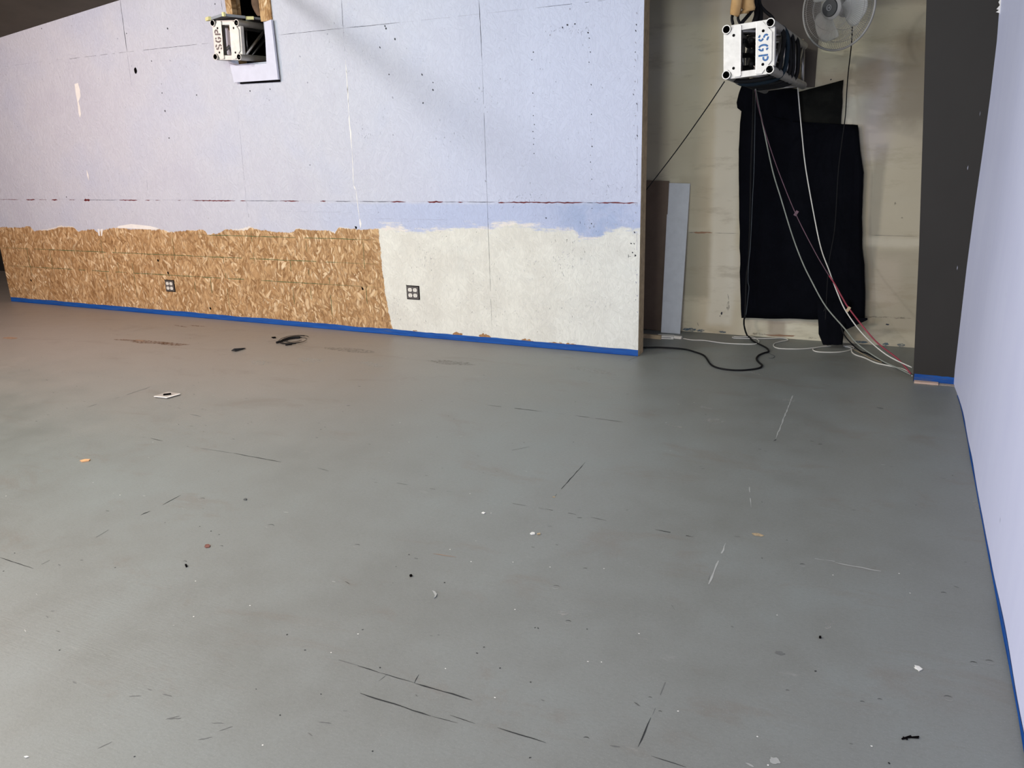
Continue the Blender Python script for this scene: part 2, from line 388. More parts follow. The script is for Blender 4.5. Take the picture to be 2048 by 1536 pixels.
# ------------------------------------------------------------------ FLOOR
bm = bmesh.new()
quad(bm, [(-12, -4, 0), (3, -4, 0), (3, 7.2, 0), (-12, 7.2, 0)])
fm = [M['floor'], M['crack'], M['crackfaint'], M['scuff'], M['dent'], M['fleck'], M['tan'], M['rust'], M['stain'], M['palestain'], M['greystain']]
ZF = .0007; UPN = (0, 0, 1)
def fl(x, y, z=ZF): return at_z(x, y, z)
for a, b, w, mi, g in [
    ((300,876),(325,882),.004,1,0),((465,906),(562,924),.004,1,.05),((400,896),(465,906),.003,2,.2),((635,936),(658,942),.005,2,0),((740,957),(905,984),.003,2,.25),
    ((1090,1018),(1152,1029),.0035,1,.05),((1180,1034),(1213,1041),.003,1,.1),((1310,1059),(1388,1074),.003,1,.15),((1000,1002),(1090,1018),.0025,2,.3),
    ((640,1308),(716,1331),.002,2,.25),((716,1331),(760,1345),.0045,1,0),((760,1345),(830,1366),.0022,1,0),((830,1366),(945,1400),.0035,1,0),((828,1366),(838,1349),.003,1,0),((775,1348),(758,1362),.0016,1,0),
    ((720,1386),(862,1432),.0042,1,0),((862,1432),(915,1446),.0016,1,.1),((900,1430),(950,1447),.002,1,.1),((995,1455),(1092,1485),.0026,1,0),((1302,1512),(1372,1534),.003,1,0),((1220,1490),(1240,1494),.004,2,0),
    ((975,810),(1085,823),.004,1,.1),((1085,823),(1150,831),.002,2,.3),((1150,831),(1180,835),.003,1,0),((1180,835),(1247,844),.003,1,.1),
    ((1170,925),(1108,994),.003,1,.1),((1302,1435),(1276,1494),.0028,1,0),((1340,1340),(1305,1430),.002,2,.3),((1590,780),(1550,880),.006,3,.1),((1552,878),(1548,882),.006,1,0),((1452,1086),(1410,1185),.005,3,.15),((1420,1150),(1405,1200),.002,2,.3),
    ((1590,1112),(1690,1125),.003,3,.3),((1670,1125),(1800,1150),.005,3,.1),((1498,968),(1502,1014),.0035,3,.1),
    ((300,774),(230,797),.005,2,.1),((230,797),(175,814),.004,2,.1),((470,937),(435,955),.003,2,.2),((362,990),(325,1010),.004,1,.15),((300,1022),(282,1030),.006,1,0),((240,1045),(180,1082),.003,2,.4),((130,1104),(67,1137),.0025,2,.1),((0,1115),(67,1137),.003,1,.05),((380,828),(402,833),.003,2,0),
    ((520,685),(620,672),.004,2,.4),((865,1107),(912,1114),.003,7,.1),((690,1163),(700,1168),.003,1,0),((1280,711),(1255,722),.004,2,0),
    ((425,832),(290,800),.0015,2,.5),((1000,905),(1060,893),.002,2,.5),((1760,905),(1815,915),.002,3,.4),((1330,1190),(1350,1220),.002,2,.3)]:
    stroke(bm, fl(*a), fl(*b), w*1.45, mi, UPN, gaps=g)
for x, y, r in ((403,998,.014),(540,1052,.017),(713,1091,.013),(368,1124,.010),(1112,1174,.013),(1136,1244,.011),(1170,1138,.009),(442,1093,.008),(465,879,.010),(1888,1187,.010),(1605,1130,.011),(1948,1327,.011),(1980,1324,.012),(852,952,.007),(884,937,.006),(966,946,.006),(993,943,.005),(1300,1396,.006),(1320,1424,.006),(1725,1405,.007),(1760,1400,.007),(1575,1382,.006),(1897,1396,.012),(1172,1478,.009)):
    p = fl(x, y, ZF+.0001); crescent(bm, p, r, 1 if r < .012 else 4, .5, 2.9, .22); 
    if r > .0105: crescent(bm, p, r, 3, 3.6, 6.0, .12)  # dents drawn as a dark shaded arc with a pale lit rim
for x, y, rx, ry, mi in ((1560,1306,.014,.009,2),(1124,1226,.024,.013,9),(1660,1245,.020,.014,9),(1655,1253,.012,.016,9),(1425,842,.06,.05,9),(1410,815,.05,.02,9),(1516,1069,.022,.014,6),(1549,1521,.014,.011,3),(1837,1337,.011,.009,5),(1760,816,.02,.01,2),
        (1108,994,.007,.006,6),(1640,1275,.004,.004,1),(20,676,.09,.03,7),(300,684,.22,.05,8),(345,688,.16,.04,8),(280,681,.06,.02,7),(330,686,.05,.018,7),(250,680,.14,.02,8),(395,652,.10,.012,8),(360,652,.10,.01,8),(740,728,.12,.04,9),(810,716,.04,.02,9),(620,720,.12,.05,9),(520,725,.10,.06,9),(1575,800,.05,.02,9),(1180,740,.2,.05,9),(1500,745,.08,.02,9),(1350,852,.05,.02,9),(1953,1010,.012,.05,9),(1985,1130,.01,.04,9),(1875,770,.08,.03,9),(900,725,.18,.05,10),(700,700,.25,.05,10)):
    blot(bm, fl(x, y, ZF+.0002), rx, ry, random.uniform(-.4, .2), mi, UPN)
# near white and dark paint specks
sp = random.Random(11)
for x, y in ((306,884),(186,965),(240,990),(12,992),(1026,1124),(1100,1134),(1208,1137),(1666,1150),(1798,1147),(1820,1186),(1554,1230),(1515,1473),(1743,1492),(1203,1324),(982,1026),(940,987),(900,1099),(942,1123),(391,1162),(387,1233),(500,1211),(716,1268),(1278,1267),(1356,1422),(1536,1530),(525,1490),(662,1305),(891,1337),(990,1395),(800,845),(818,884),(1388,805),(1332,845),(1176,1323),(1030,1219)):
    blot(bm, fl(x, y, ZF+.0002), .0028, .0024, 0, 5, UPN, 7)
for x, y in ((897,832),(908,838),(1003,852),(638,846),(650,854),(874,874),(496,847),(411,820),(407,863),(29,1106),(7,1142),(438,1069),(422,1062),(230,1135),(792,1133),(818,1109),(889,1165),(119,1300),(954,1306),(574,1269),(642,1388),(725,1259),(512,1378),(269,1513),(745,1502),(1070,1255),(1174,1258),(1076,1256),(1524,1004),(1574,1080),(1524,1116),(1832,1010),(1905,951),(1147,884),(1048,885),(1179,761),(1631,1342),(1061,1364),(1000,1336),(968,1294),(503,844),(560,1430),(610,1300),(1060,1515),(1778,1526),(760,1335),(330,1045)):
    blot(bm, fl(x, y, ZF+.0002), sp.uniform(.0022, .004), sp.uniform(.0015, .003), sp.uniform(0, 3), 1, UPN, 7)
for i in range(330):
    x = sp.uniform(-7, .35); y = sp.uniform(1.0, 5.3)
    blot(bm, (x, y, ZF), sp.uniform(.002, .012), sp.uniform(.0008, .003), sp.uniform(-.5, .5), sp.choice((2, 2, 4, 3, 9)), UPN, 7)
for (x, y, a) in ((452,1457,.9),(345,1435,.8),(350,1437,.5),(410,1477,.7),(435,1446,.4),(210,1490,1.2),(335,1390,.1),(270,1392,.5),(650,1445,.3)):
    p = fl(x, y); d = Vector((math.cos(a), math.sin(a), 0))*.018; stroke(bm, p-d, p+d, .004, 2, UPN, step=.008)
struct('floor', bm, fm)

# ------------------------------------------------------------------ MAIN PARTITION (wall_back)
def interp(tab, v):
    if v <= tab[0][0]: return tab[0][1]
    for (a, b), (c, d) in zip(tab, tab[1:]):
        if v <= c: return b+(d-b)*(v-a)/(c-a)
    return tab[-1][1]
edge_px = [(0,454),(40,455),(60,452),(68,462),(95,458),(120,452),(145,453),(158,462),(188,459),(195,466),(206,460),(235,455),(262,459),(300,458),(320,458),(345,464),(375,460),(408,459),(415,468),(440,467),(450,458),(480,459),(498,453),(520,460),(560,464),(585,466),(592,457),(640,461),(660,460),(668,466),(678,455),(695,456),(722,460),(745,458),(760,456),(800,456),(840,458),(870,456),(900,458),(935,457),(975,457),(1000,452),(1040,448),(1075,452),(1110,458),(1148,460),(1158,474),(1180,479),(1200,474),(1215,462),(1240,458),(1280,457)]
ztab = []
for x, y in edge_px:
    p = at_y(x, y, YW); ztab.append((p.x, p.z))
xtab = sorted([(at_y(x, y, YW).z, at_y(x, y, YW).x) for x, y in ((757,440),(757,465),(761,500),(765,540),(769,570),(773,600),(778,630),(785,658))])
HX0, HX1, HZ = -5.160, -4.845, 2.235
xs = sorted(set([round(XL+i*.026, 4) for i in range(int((XE-XL)/.026)+1)]+[XE, HX0, HX1]))
zs = sorted(set([round(i*.026, 4) for i in range(int(HZ/.026)+1)]+[HZ]))
bm = bmesh.new(); grid = {}
dpl = bm.verts.layers.float.new('d_paint'); dpe = bm.verts.layers.float.new('d_edge')
NU = 12
for i, x in enumerate(xs):
    zb = interp(ztab, x)
    col = list(zs)+[HZ+(top_z(x)-HZ)*(k+1)/NU for k in range(NU)]
    for j, z in enumerate(col):
        v = bm.verts.new((x, YW, z)); v[dpl] = z-zb; v[dpe] = x-interp(xtab, z); grid[i, j] = v
nz = len(zs)
for i in range(len(xs)-1):
    for j in range(nz+NU-1):
        if j >= nz-1 and xs[i] >= HX0-1e-6 and xs[i+1] <= HX1+1e-6: continue
        bm.faces.new([grid[i, j], grid[i+1, j], grid[i+1, j+1], grid[i, j+1]])
# back face and left end, so that the partition has its real thickness
TH = .10
quad(bm, [(HX0, YW+TH, 0), (XL, YW+TH, 0), (XL, YW+TH, top_z(XL)), (HX0, YW+TH, top_z(HX0))], 9)
quad(bm, [(XE, YW+TH, 0), (HX1, YW+TH, 0), (HX1, YW+TH, top_z(HX1)), (XE, YW+TH, top_z(XE))], 9)
quad(bm, [(HX1, YW+TH, 0), (HX0, YW+TH, 0), (HX0, YW+TH, HZ), (HX1, YW+TH, HZ)], 9)
quad(bm, [(XL, YW+TH, 0), (XL, YW, 0), (XL, YW, top_z(XL)), (XL, YW+TH, top_z(XL))], 9)
for X in (HX0, HX1): quad(bm, [(X, YW, HZ), (X, YW+TH, HZ), (X, YW+TH, top_z(X)), (X, YW, top_z(X))], 7)
quad(bm, [(HX0, YW, HZ), (HX1, YW, HZ), (HX1, YW+TH, HZ), (HX0, YW+TH, HZ)], 7)
wm = [M['wall'], M['line'], M['red'], M['white'], M['rawpatch'], M['green'], M['hole'], M['osb'], M['faint'], M['dark'], M['palestain'], M['greystain']]
NW = (0, -1, 0); YM = YW-.0008
def wl(x, y, Y=None): return at_y(x, y, YM if Y is None else Y)
def wx(X, Z): return Vector((X, YM, Z))
# red seam
ZR = 1.112
for a, b, w, mi in ((0,38,.004,2),(52,70,.010,2),(78,94,.004,2),(103,115,.012,2),(138,150,.004,2),(160,235,.003,1),(168,180,.022,2),(238,275,.009,2),(290,300,.007,2),(310,320,.004,2),(355,362,.006,2),(384,470,.009,2),(480,492,.006,2),(492,560,.003,1),(560,598,.008,2),(640,652,.010,2),(670,702,.004,1),(720,780,.004,1),(780,812,.009,2),(855,886,.014,2),(886,915,.003,1),(915,926,.009,2),(935,990,.0035,1),(996,1010,.016,2),(1008,1172,.009,2),(1172,1188,.003,1),(1188,1275,.008,2)):
    pa = wl(a, 399+a*.0055); pb = wl(b, 399+b*.0055); stroke(bm, wx(pa.x, pa.z), wx(pb.x, pb.z), w*1.1, mi, NW, step=.02)
stroke(bm, wl(0, 398), wl(1276, 405.5), .0018, 8, NW, step=.05, gaps=.1)
# vertical joints
for pts, w, mi, g in (([(958,0),(964,120)],.004,1,0),([(964,120),(984,665)],.0022,1,.03),([(683,0),(686,55)],.004,1,0),([(686,55),(691,120)],.0025,8,.1),([(691,120),(698,230)],.008,3,0),([(698,230),(704,300)],.012,3,0),([(704,300),(707,370)],.007,3,0),([(707,370),(712,380)],.010,3,0),([(712,380),(719,440)],.006,3,.05),([(719,438),(721,456)],.035,3,0),
    ([(240,0),(254,104)],.006,1,0),([(254,104),(263,172)],.0025,8,.1),([(293,358),(297,395)],.0025,8,.1),([(475,215),(495,430)],.002,8,.1),([(495,400),(499,455)],.002,1,.3),([(697,205),(695,170)],.008,3,0),([(442,0),(445,20)],.006,1,0),([(1276,10),(1273,600)],.0025,8,.4)):
    stroke(bm, wl(*pts[0]), wl(*pts[1]), w, mi, NW, gaps=g)
# upper horizontal joint
for a, b, w, mi, g in (((0,134),(130,118),.0018,8,.2),((130,119),(160,115),.003,1,.1),((160,115),(253,104),.0025,1,.15),((253,104),(420,86),.003,1,.1),((556,70),(690,56),.003,1,.05),((690,56),(800,45),.004,1,0),((800,45),(1070,16),.0018,8,.1),((1070,16),(1213,0),.0025,1,.2),((745,437),(900,440),.0015,8,.2),((560,422),(740,426),.0015,8,.3)):
    stroke(bm, wl(*a), wl(*b), w, mi, NW, gaps=g)
# filler patches and drips
def poly(bm, pts, mi, fn): 
    f = bm.faces.new([bm.verts.new(fn(x, y)) for x, y in pts]); f.material_index = mi
poly(bm, [(149,168),(156,166),(160,180),(161,193),(157,203),(160,214),(162,228),(160,236),(157,226),(155,205),(152,190)], 3, wl)
poly(bm, [(173,338),(177,350),(178,362),(174,350)], 3, wl)
poly(bm, [(236,452),(262,448),(300,452),(318,457),(300,459),(262,457),(235,456)], 3, wl)
poly(bm, [(195,458),(199,458),(200,472),(197,471)], 3, wl)
poly(bm, [(201,458),(206,458),(204,472),(202,472)], 3, wl)
blot(bm, wl(271, 141), .018, .027, 0, 6, NW, 16, .08)
# green guide lines printed on the bare board
for z in (.40, .596, .798):
    stroke(bm, wx(-8.85 if z < .7 else -5.9, z), wx(-3.90, z), .0062, 5, NW, gaps=.06, step=.05)
for x, z0, z1 in ((-8.43,.1,.82),(-8.06,.35,.8),(-7.67,.55,.8),(-7.25,.25,.82),(-7.06,.1,.7),(-6.85,.15,.6),(-6.25,.5,.8),(-6.04,.08,.62),(-5.83,.1,.6),(-5.63,.1,.8),(-5.26,.3,.85),(-4.846,.05,.8),(-4.648,.05,.78),(-4.433,.05,.82),(-4.05,.1,.8)):
    stroke(bm, wx(x, z0), wx(x+.01, z1), .005, 5, NW, gaps=.28, step=.05)
for x, y in ((316,521),(336,546),(62,561),(421,617),(306,620),(725,577),(712,455)): blot(bm, wl(x, y), .010, .014, .5, 6, NW, 9)
# bare scuffs along the tape
for a, b, h in (((905,668),(925,668),.03),((958,671),(982,676),.05),((1042,681),(1068,684),.035),((1095,686),(1155,692),.028),((1150,691),(1200,697),.016),((825,661),(835,662),.01)):
    stroke(bm, wl(*a), wl(*b), h, 4, NW, step=.012, jit=.2)
# rows of staple pits and scratches
ws = random.Random(3)
for bx in (1063, 1178, 1275):
    for i in range(26):
        yy = 60+i*15.5+ws.uniform(-4, 4); xx = bx+(yy/400)*6+ws.uniform(-2, 2)
        if bx == 1275: xx = bx-(yy/400)*2
        if ws.random() < .4 or bx == 1275: continue
        blot(bm, wl(xx, yy), ws.uniform(.003, .0045), ws.uniform(.003, .006), .6, ws.choice((1, 8)), NW, 6)
for i in range(34): blot(bm, wl(1275-ws.uniform(0, 9), 30+i*18+ws.uniform(-8, 8)), ws.uniform(.002, .004), ws.uniform(.003, .009), .5, ws.choice((1, 8, 8)), NW, 6)
for x, y in ((772,57),(770,52),(844,149),(866,165),(866,180),(778,149),(1140,18),(1125,55),(1135,50),(1150,48),(1176,65),(790,78),(760,95),(785,195),(600,113),(615,165),(655,68),(725,258),(786,270),(971,362),(846,206),(335,57),(253,67),(235,77),(303,122),(340,121),(323,168),(324,186),(338,276),(330,222),(393,190),(83,57),(60,42),(263,132),(133,394),(177,391),(430,8),(500,182),(540,178),(620,330),(1092,436),(1262,487),(1271,511),(1100,70),(1265,505)):
    blot(bm, wl(x, y), ws.uniform(.004, .007), ws.uniform(.005, .009), .6, ws.choice((1, 1, 8)), NW, 7)
for cx, cy, sx, sy, n in ((735,268,18,14,12),(1140,60,40,10,14),(1050,395,50,18,22),(1222,375,18,14,10),(1130,520,30,30,26),(850,515,20,20,14),(790,620,12,30,12),(1000,560,180,80,36),(1120,640,100,40,18),(1180,450,60,14,14),(700,140,100,60,16),(1000,250,200,120,26),(1010,625,60,8,8)):
    for i in range(int(n*1.8)):
        x = ws.gauss(cx, sx*.6); y = ws.gauss(cy, sy*.6); 
        if x > 1268: continue
        p = wl(x, y); a = ws.uniform(.4, 2.2); d = Vector((math.cos(a), 0, math.sin(a)))*ws.uniform(.003, .011)
        stroke(bm, p-d, p+d, .0022, ws.choice((1, 8, 8)), NW, step=.006)
# marker corner drawn at the right
for a, b in (((1257,508),(1257,516)),((1257,512),(1263,513)),((1268,513),(1271,513))): stroke(bm, wl(*a), wl(*b), .004, 1, NW, step=.008)
o = struct('wall_back', bm, wm)

# raw board frame strips left and right of the opening over the left truss
for n_, (a, b) in enumerate(((at_y(453,5,YW).x, HX0+.012), (HX1-.012, at_y(542,5,YW).x))):
    bm = bmesh.new(); z0 = 2.50 if n_ == 0 else at_y(540,42,YW).z; box(bm, (a, YW-.016, z0), (b, YW+.04, 3.0)); struct('trim_%d' % (n_+1), fix(bm), M['osb'])
# dark recess behind the opening
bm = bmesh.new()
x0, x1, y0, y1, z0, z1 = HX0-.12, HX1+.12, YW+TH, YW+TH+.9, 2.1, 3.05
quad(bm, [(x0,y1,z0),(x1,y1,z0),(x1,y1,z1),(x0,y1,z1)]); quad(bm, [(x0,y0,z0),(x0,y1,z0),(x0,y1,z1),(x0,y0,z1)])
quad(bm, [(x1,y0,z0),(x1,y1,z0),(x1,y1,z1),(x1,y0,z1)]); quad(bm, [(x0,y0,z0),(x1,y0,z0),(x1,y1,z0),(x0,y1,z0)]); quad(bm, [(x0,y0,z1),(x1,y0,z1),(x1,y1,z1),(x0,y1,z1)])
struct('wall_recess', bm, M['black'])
# pine stud closing the right end of the partition
bm = bmesh.new(); box(bm, (XE-.04, YW+.013, 0), (XE+.001, YW+.125, 3.3)); 
for i in range(14): 
    p = Vector((XE+.0016, YW+ws.uniform(.02,.1), ws.uniform(.1, 2.5))); stroke(bm, p, p+Vector((0,0,ws.uniform(.02,.06))), .004, 1, (1,0,0), step=.01)
struct('trim_3', bm, [M['woodedge'], M['line']])

# ------------------------------------------------------------------ other walls, ceiling
bm = bmesh.new()   # alcove back wall
quad(bm, [(-2.9, YB, 0), (XR+.3, YB, 0), (XR+.3, YB, 3.4), (-2.9, YB, 3.4)])
NB = (0, -1, 0)
def bw(x, y): return at_y(x, y, YB-.0008)
for a, b, w, mi in (((1377,465),(1389,465),.006,1),((1387,465),(1425,465),.014,2),((1428,466),(1478,467),.002,1),((1740,470),(1835,473),.002,1),((1395,645),(1397,652),.006,1),((1455,588),(1458,600),.005,1)):
    stroke(bm, bw(*a), bw(*b), w, mi, NB, step=.02)
for x, y, rx, rz, mi in ((1380,659,.05,.014,3),(1402,661,.03,.012,3),(1445,664,.03,.008,3),(1772,688,.020,.012,3),(1803,690,.024,.012,3),(1720,684,.05,.010,3),(1520,668,.06,.01,4),(1560,671,.10,.008,2),(1622,676,.04,.008,4),(1443,627,.008,.012,1),(1440,632,.004,.004,1),(1775,649,.012,.006,1),(1790,408,.008,.012,4),(1804,436,.006,.008,4),(1662,159,.005,.005,1),(1456,612,.01,.04,4),(1750,634,.10,.006,4),(1800,636,.08,.006,4)):
    p = bw(x, y); p.z = max(p.z, .012); blot(bm, p, rx, rz, .05, mi, NB, 16, .3)
struct('wall_alcove', bm, [M['back'], M['line'], simple('brown_smear_paint', (146, 112, 86), .8), M['tealstain'], M['greystain']])

bm = bmesh.new()   # right wall, its far edge bulging a little as in the photo
prof = sorted([(at_y(x, y, 5.53).z, at_y(x, y, 5.53).x) for x, y in ((2008,-60),(2000,0),(1994,80),(1981,190),(1966,300),(1950,410),(1934,530),(1920,650),(1909,745),(1908,765))])
zz = [i*.05 for i in range(0, 75)]; yy = [-4+i*.5 for i in range(0, 18)]+[4.8, 5.0, 5.1, 5.2, 5.3, 5.38, 5.45, 5.50, 5.54, 5.60]
g = {}
for j, z in enumerate(zz):
    pe = interp(prof, z)
    for i, y in enumerate(yy):
        t = max(0, min(1, (y-4.8)/.74)); t = t*t
        g[i, j] = bm.verts.new((XR+(pe-XR)*t, y, z))
for i in range(len(yy)-1):
    for j in range(len(zz)-1): bm.faces.new([g[i, j], g[i, j+1], g[i+1, j+1], g[i+1, j]])
box(bm, (XR+.12, -4, 0), (XR+.2, YB+.1, 3.7), 0)
for x, y in ((1984,338),(1972,475),(1980,492),(2000,1040),(1962,230),(2012,590)):
    p = CAM+ray(x, y)*((XR-.001)/ray(x, y).x); 
    a = Vector((0, 1, 0)); d = Vector((0, .004, .010)); stroke(bm, p-d, p+d, .004, 1, (-1, 0, 0), step=.006)
struct('wall_right', bm, [M['rwall'], M['faint']], smooth=False)
# torn white paper at the top of that edge
bm = bmesh.new()
P5 = lambda x, y: at_y(x, y, 5.515)
extr(bm, [P5(*p) for p in ((2003,-6),(1997,4),(2000,10),(1993,18),(1998,20),(1992,24),(1999,26),(2001,40),(2004,40),(2008,-6))], (0, .012, 0))
tag(obj('drywall_paper', fix(bm), M['white']), 'frayed white drywall paper at the top of the pale blue right wall edge', 'paper')

bm = bmesh.new()   # dark brown closing panel beside the right wall
YP = 5.537
pl = [at_y(1853,0,YP), at_y(1846,250,YP), at_y(1838,500,YP), at_y(1826,762,YP)]
sl = (pl[0].x-pl[3].x)/(pl[0].z-pl[3].z)
TZ = 3.3
ltop = Vector((pl[0].x+sl*(TZ-pl[0].z), YP, TZ)); pl[3].z = 0
out = [ltop, pl[0], pl[1], pl[2], pl[3], Vector((XR+.1, YP, 0)), Vector((XR+.1, YP, TZ))]
extr(bm, out, (0, .018, 0), 0, 1)
for x, y in ((1959,232),(1914,540),(1935,340)): p = at_y(x, y, YP-.0006); stroke(bm, p, p+Vector((0,0,.025)), .004, 2, NB, step=.01)
struct('wall_panel', fix(bm), [M['dark'], simple('dark_panel_edge', (74, 66, 58), .8), M['faint']])

bm = bmesh.new()   # header over the alcove opening + alcove ceiling
box(bm, (XE, YW, 2.56), (XR+.1, YW+.12, 3.4))
struct('wall_header', fix(bm), M['dark'])
bm = bmesh.new(); box(bm, (-2.9, YW+.1, 2.98), (XR+.2, YB+.1, 3.05)); struct('ceiling_alcove', fix(bm), M['dark'])
bm = bmesh.new(); box(bm, (-2.9, YW+TH+.01, 0), (-2.84, YB, 3.0)); struct('wall_alcove_side', fix(bm), M['back'])

bm = bmesh.new()   # sloping ceiling, meets the sloping top of the partition
def cz(x, y): return top_z(x)+(YW-y)*.16
cx = [-12.5, -6, -2, XR+.3]; cy = [YW+.1, 3, 0, -4.2]
for a, b in zip(cx, cx[1:]):
    for c, d in zip(cy, cy[1:]): quad(bm, [(a, c, cz(a, c)), (b, c, cz(b, c)), (b, d, cz(b, d)), (a, d, cz(a, d))])
struct('ceiling', bm, M['ceil'])
bm = bmesh.new(); quad(bm, [(-12.5, 7.1, 0), (XL+.4, 7.1, 0), (XL+.4, 7.1, 4), (-12.5, 7.1, 4)]); quad(bm, [(XL+.2, YW+TH, 0), (XL+.2, 7.1, 0), (XL+.2, 7.1, 4), (XL+.2, YW+TH, 4)])
quad(bm, [(-12, -4, 0), (-12, 7.1, 0), (-12, 7.1, 4), (-12, -4, 4)])
struct('wall_left', bm, M['dark'])

# ------------------------------------------------------------------ masking tape
def tape_strip(name, pts, label, parent_pts=None):
    """pts: list of (base point, top point, foot point on floor)"""
    bm = bmesh.new(); prev = None
    for b, t, f in pts:
        cur = [bm.verts.new(v) for v in (t, b, f)]
        if prev:
            bm.faces.new([prev[0], prev[1], cur[1], cur[0]]); bm.faces.new([prev[1], prev[2], cur[2], cur[1]])
        prev = cur
    o = obj(name, bm, M['tape']); tag(o, label, 'tape'); return o
tr = random.Random(5)
pts = []; x = XL
while x < XE+.001:
    n_ = noise.noise(Vector((x*3, 0, 0)))*.006+tr.uniform(-.0015, .0015)
    pts.append((Vector((x, YW-.003, .003)), Vector((x, YW-.002, .046+n_)), Vector((x, YW-.012+n_*.6, .0016)))); x += .05
pts.append((Vector((XE, YW-.003, .003)), Vector((XE, YW-.002, .046)), Vector((XE, YW-.012, .0016))))
tape_strip('masking_tape', pts, 'long strip of blue masking tape along the foot of the lavender and bare board partition')
pts = []
for i in range(9):
    x = .182+(.432-.182)*i/8; pts.append((Vector((x, YP-.003, .003)), Vector((x, YP-.002, .048+tr.uniform(-.004, .003))), Vector((x, YP-.010, .0016))))
tape_strip('masking_tape', pts, 'short blue masking tape strip at the foot of the narrow dark brown panel')
segs = [(5.25, 2.30, 0), (2.12, .55, 0)]
pts = []; y = 5.30
while y > .9:
    a = 0.0015+.004*max(0, noise.noise(Vector((y*2.3, 3, 0)))+.25)
    wv = .003+sum(h_*math.exp(-((y-c_)/w_)**2) for c_, w_, h_ in ((4.9,.25,.006),(4.2,.2,.010),(3.2,.12,.004),(2.65,.30,.022),(2.05,.2,.012),(1.62,.16,.016),(1.3,.2,.010)))+.002*max(0, noise.noise(Vector((y*3, 9, 0))))
    t = max(0, min(1, (y-4.8)/.74))**2; xr = XR+(prof[0][1]-XR)*t
    pts.append((Vector((xr-.002, y, .002)), Vector((xr-.002, y, wv)), Vector((xr-.0025-a, y, .0016)))); y -= .06
tape_strip('masking_tape', pts, 'wavy blue masking tape peeking out under the pale blue right wall')
# pinkish wood strip under the dark panel
bm = bmesh.new(); a = at_z(1828, 766); b = at_z(1876, 766)
box(bm, (a.x, YP-.050, 0), (b.x, YP-.014, .012)); bmesh.ops.bevel(bm, geom=bm.edges[:], offset=.002, segments=1)
tag(obj('wood_strip', bm, M['pink']), 'short pale pinkish wood strip on the floor below the dark brown panel', 'wood strip')
bm = bmesh.new(); box(bm, (b.x+.004, YP-.046, 0), (XR-.02, YP-.014, .006)); tag(obj('wood_strip', bm, simple('greyed_wood', (150, 138, 128), .8, var=.25, scale=50)), 'thin greyed wood strip on the floor in the corner by the right wall', 'wood strip')

# ------------------------------------------------------------------ stencil letters
def arc(cx, cy, rx, ry, a0, a1, n=10): return [(cx+rx*math.cos(math.radians(a0+(a1-a0)*i/n)), cy+ry*math.sin(math.radians(a0+(a1-a0)*i/n))) for i in range(n+1)]
GLY = {  # strokes in a 1 x 1.3 box centred on 0
 'S': [arc(0, .30, .30, .24, 15, 100), arc(0, .30, .30, .24, 128, 250)+[(.02, .02)], [(.08, -.03)]+arc(0, -.30, .30, .24, 60, -72), arc(0, -.30, .30, .24, -100, -165)],
 'G': [arc(0, 0, .32, .52, 40, 82), arc(0, 0, .32, .52, 104, 256), arc(0, 0, .32, .52, 278, 335)+[(.32, -.06), (.06, -.06)]],
 'P': [[(-.26, .56), (-.26, -.56)], [(-.10, .53)]+arc(.06, .27, .26, .26, 90, -90)+[(-.10, .01)]]}
def letter(bm, ch, M4, size, mi, w=.19):
    """draws ch on local XZ plane through M4 (maps (u, v) -> 3D)"""
    for path in GLY[ch]:
        prev = None; n = len(path)
        for i, p in enumerate(path):
            a = path[max(0, i-1)]; b = path[min(n-1, i+1)]; dx, dy = b[0]-a[0], b[1]-a[1]; l = math.hypot(dx, dy) or 1
            nx, ny = -dy/l*w/2, dx/l*w/2
            cur = (bm.verts.new(M4((p[0]+nx)*size, (p[1]+ny)*size)), bm.verts.new(M4((p[0]-nx)*size, (p[1]-ny)*size)))
            if prev: bm.faces.new([prev[0], cur[0], cur[1], prev[1]]).material_index = mi
            prev = cur

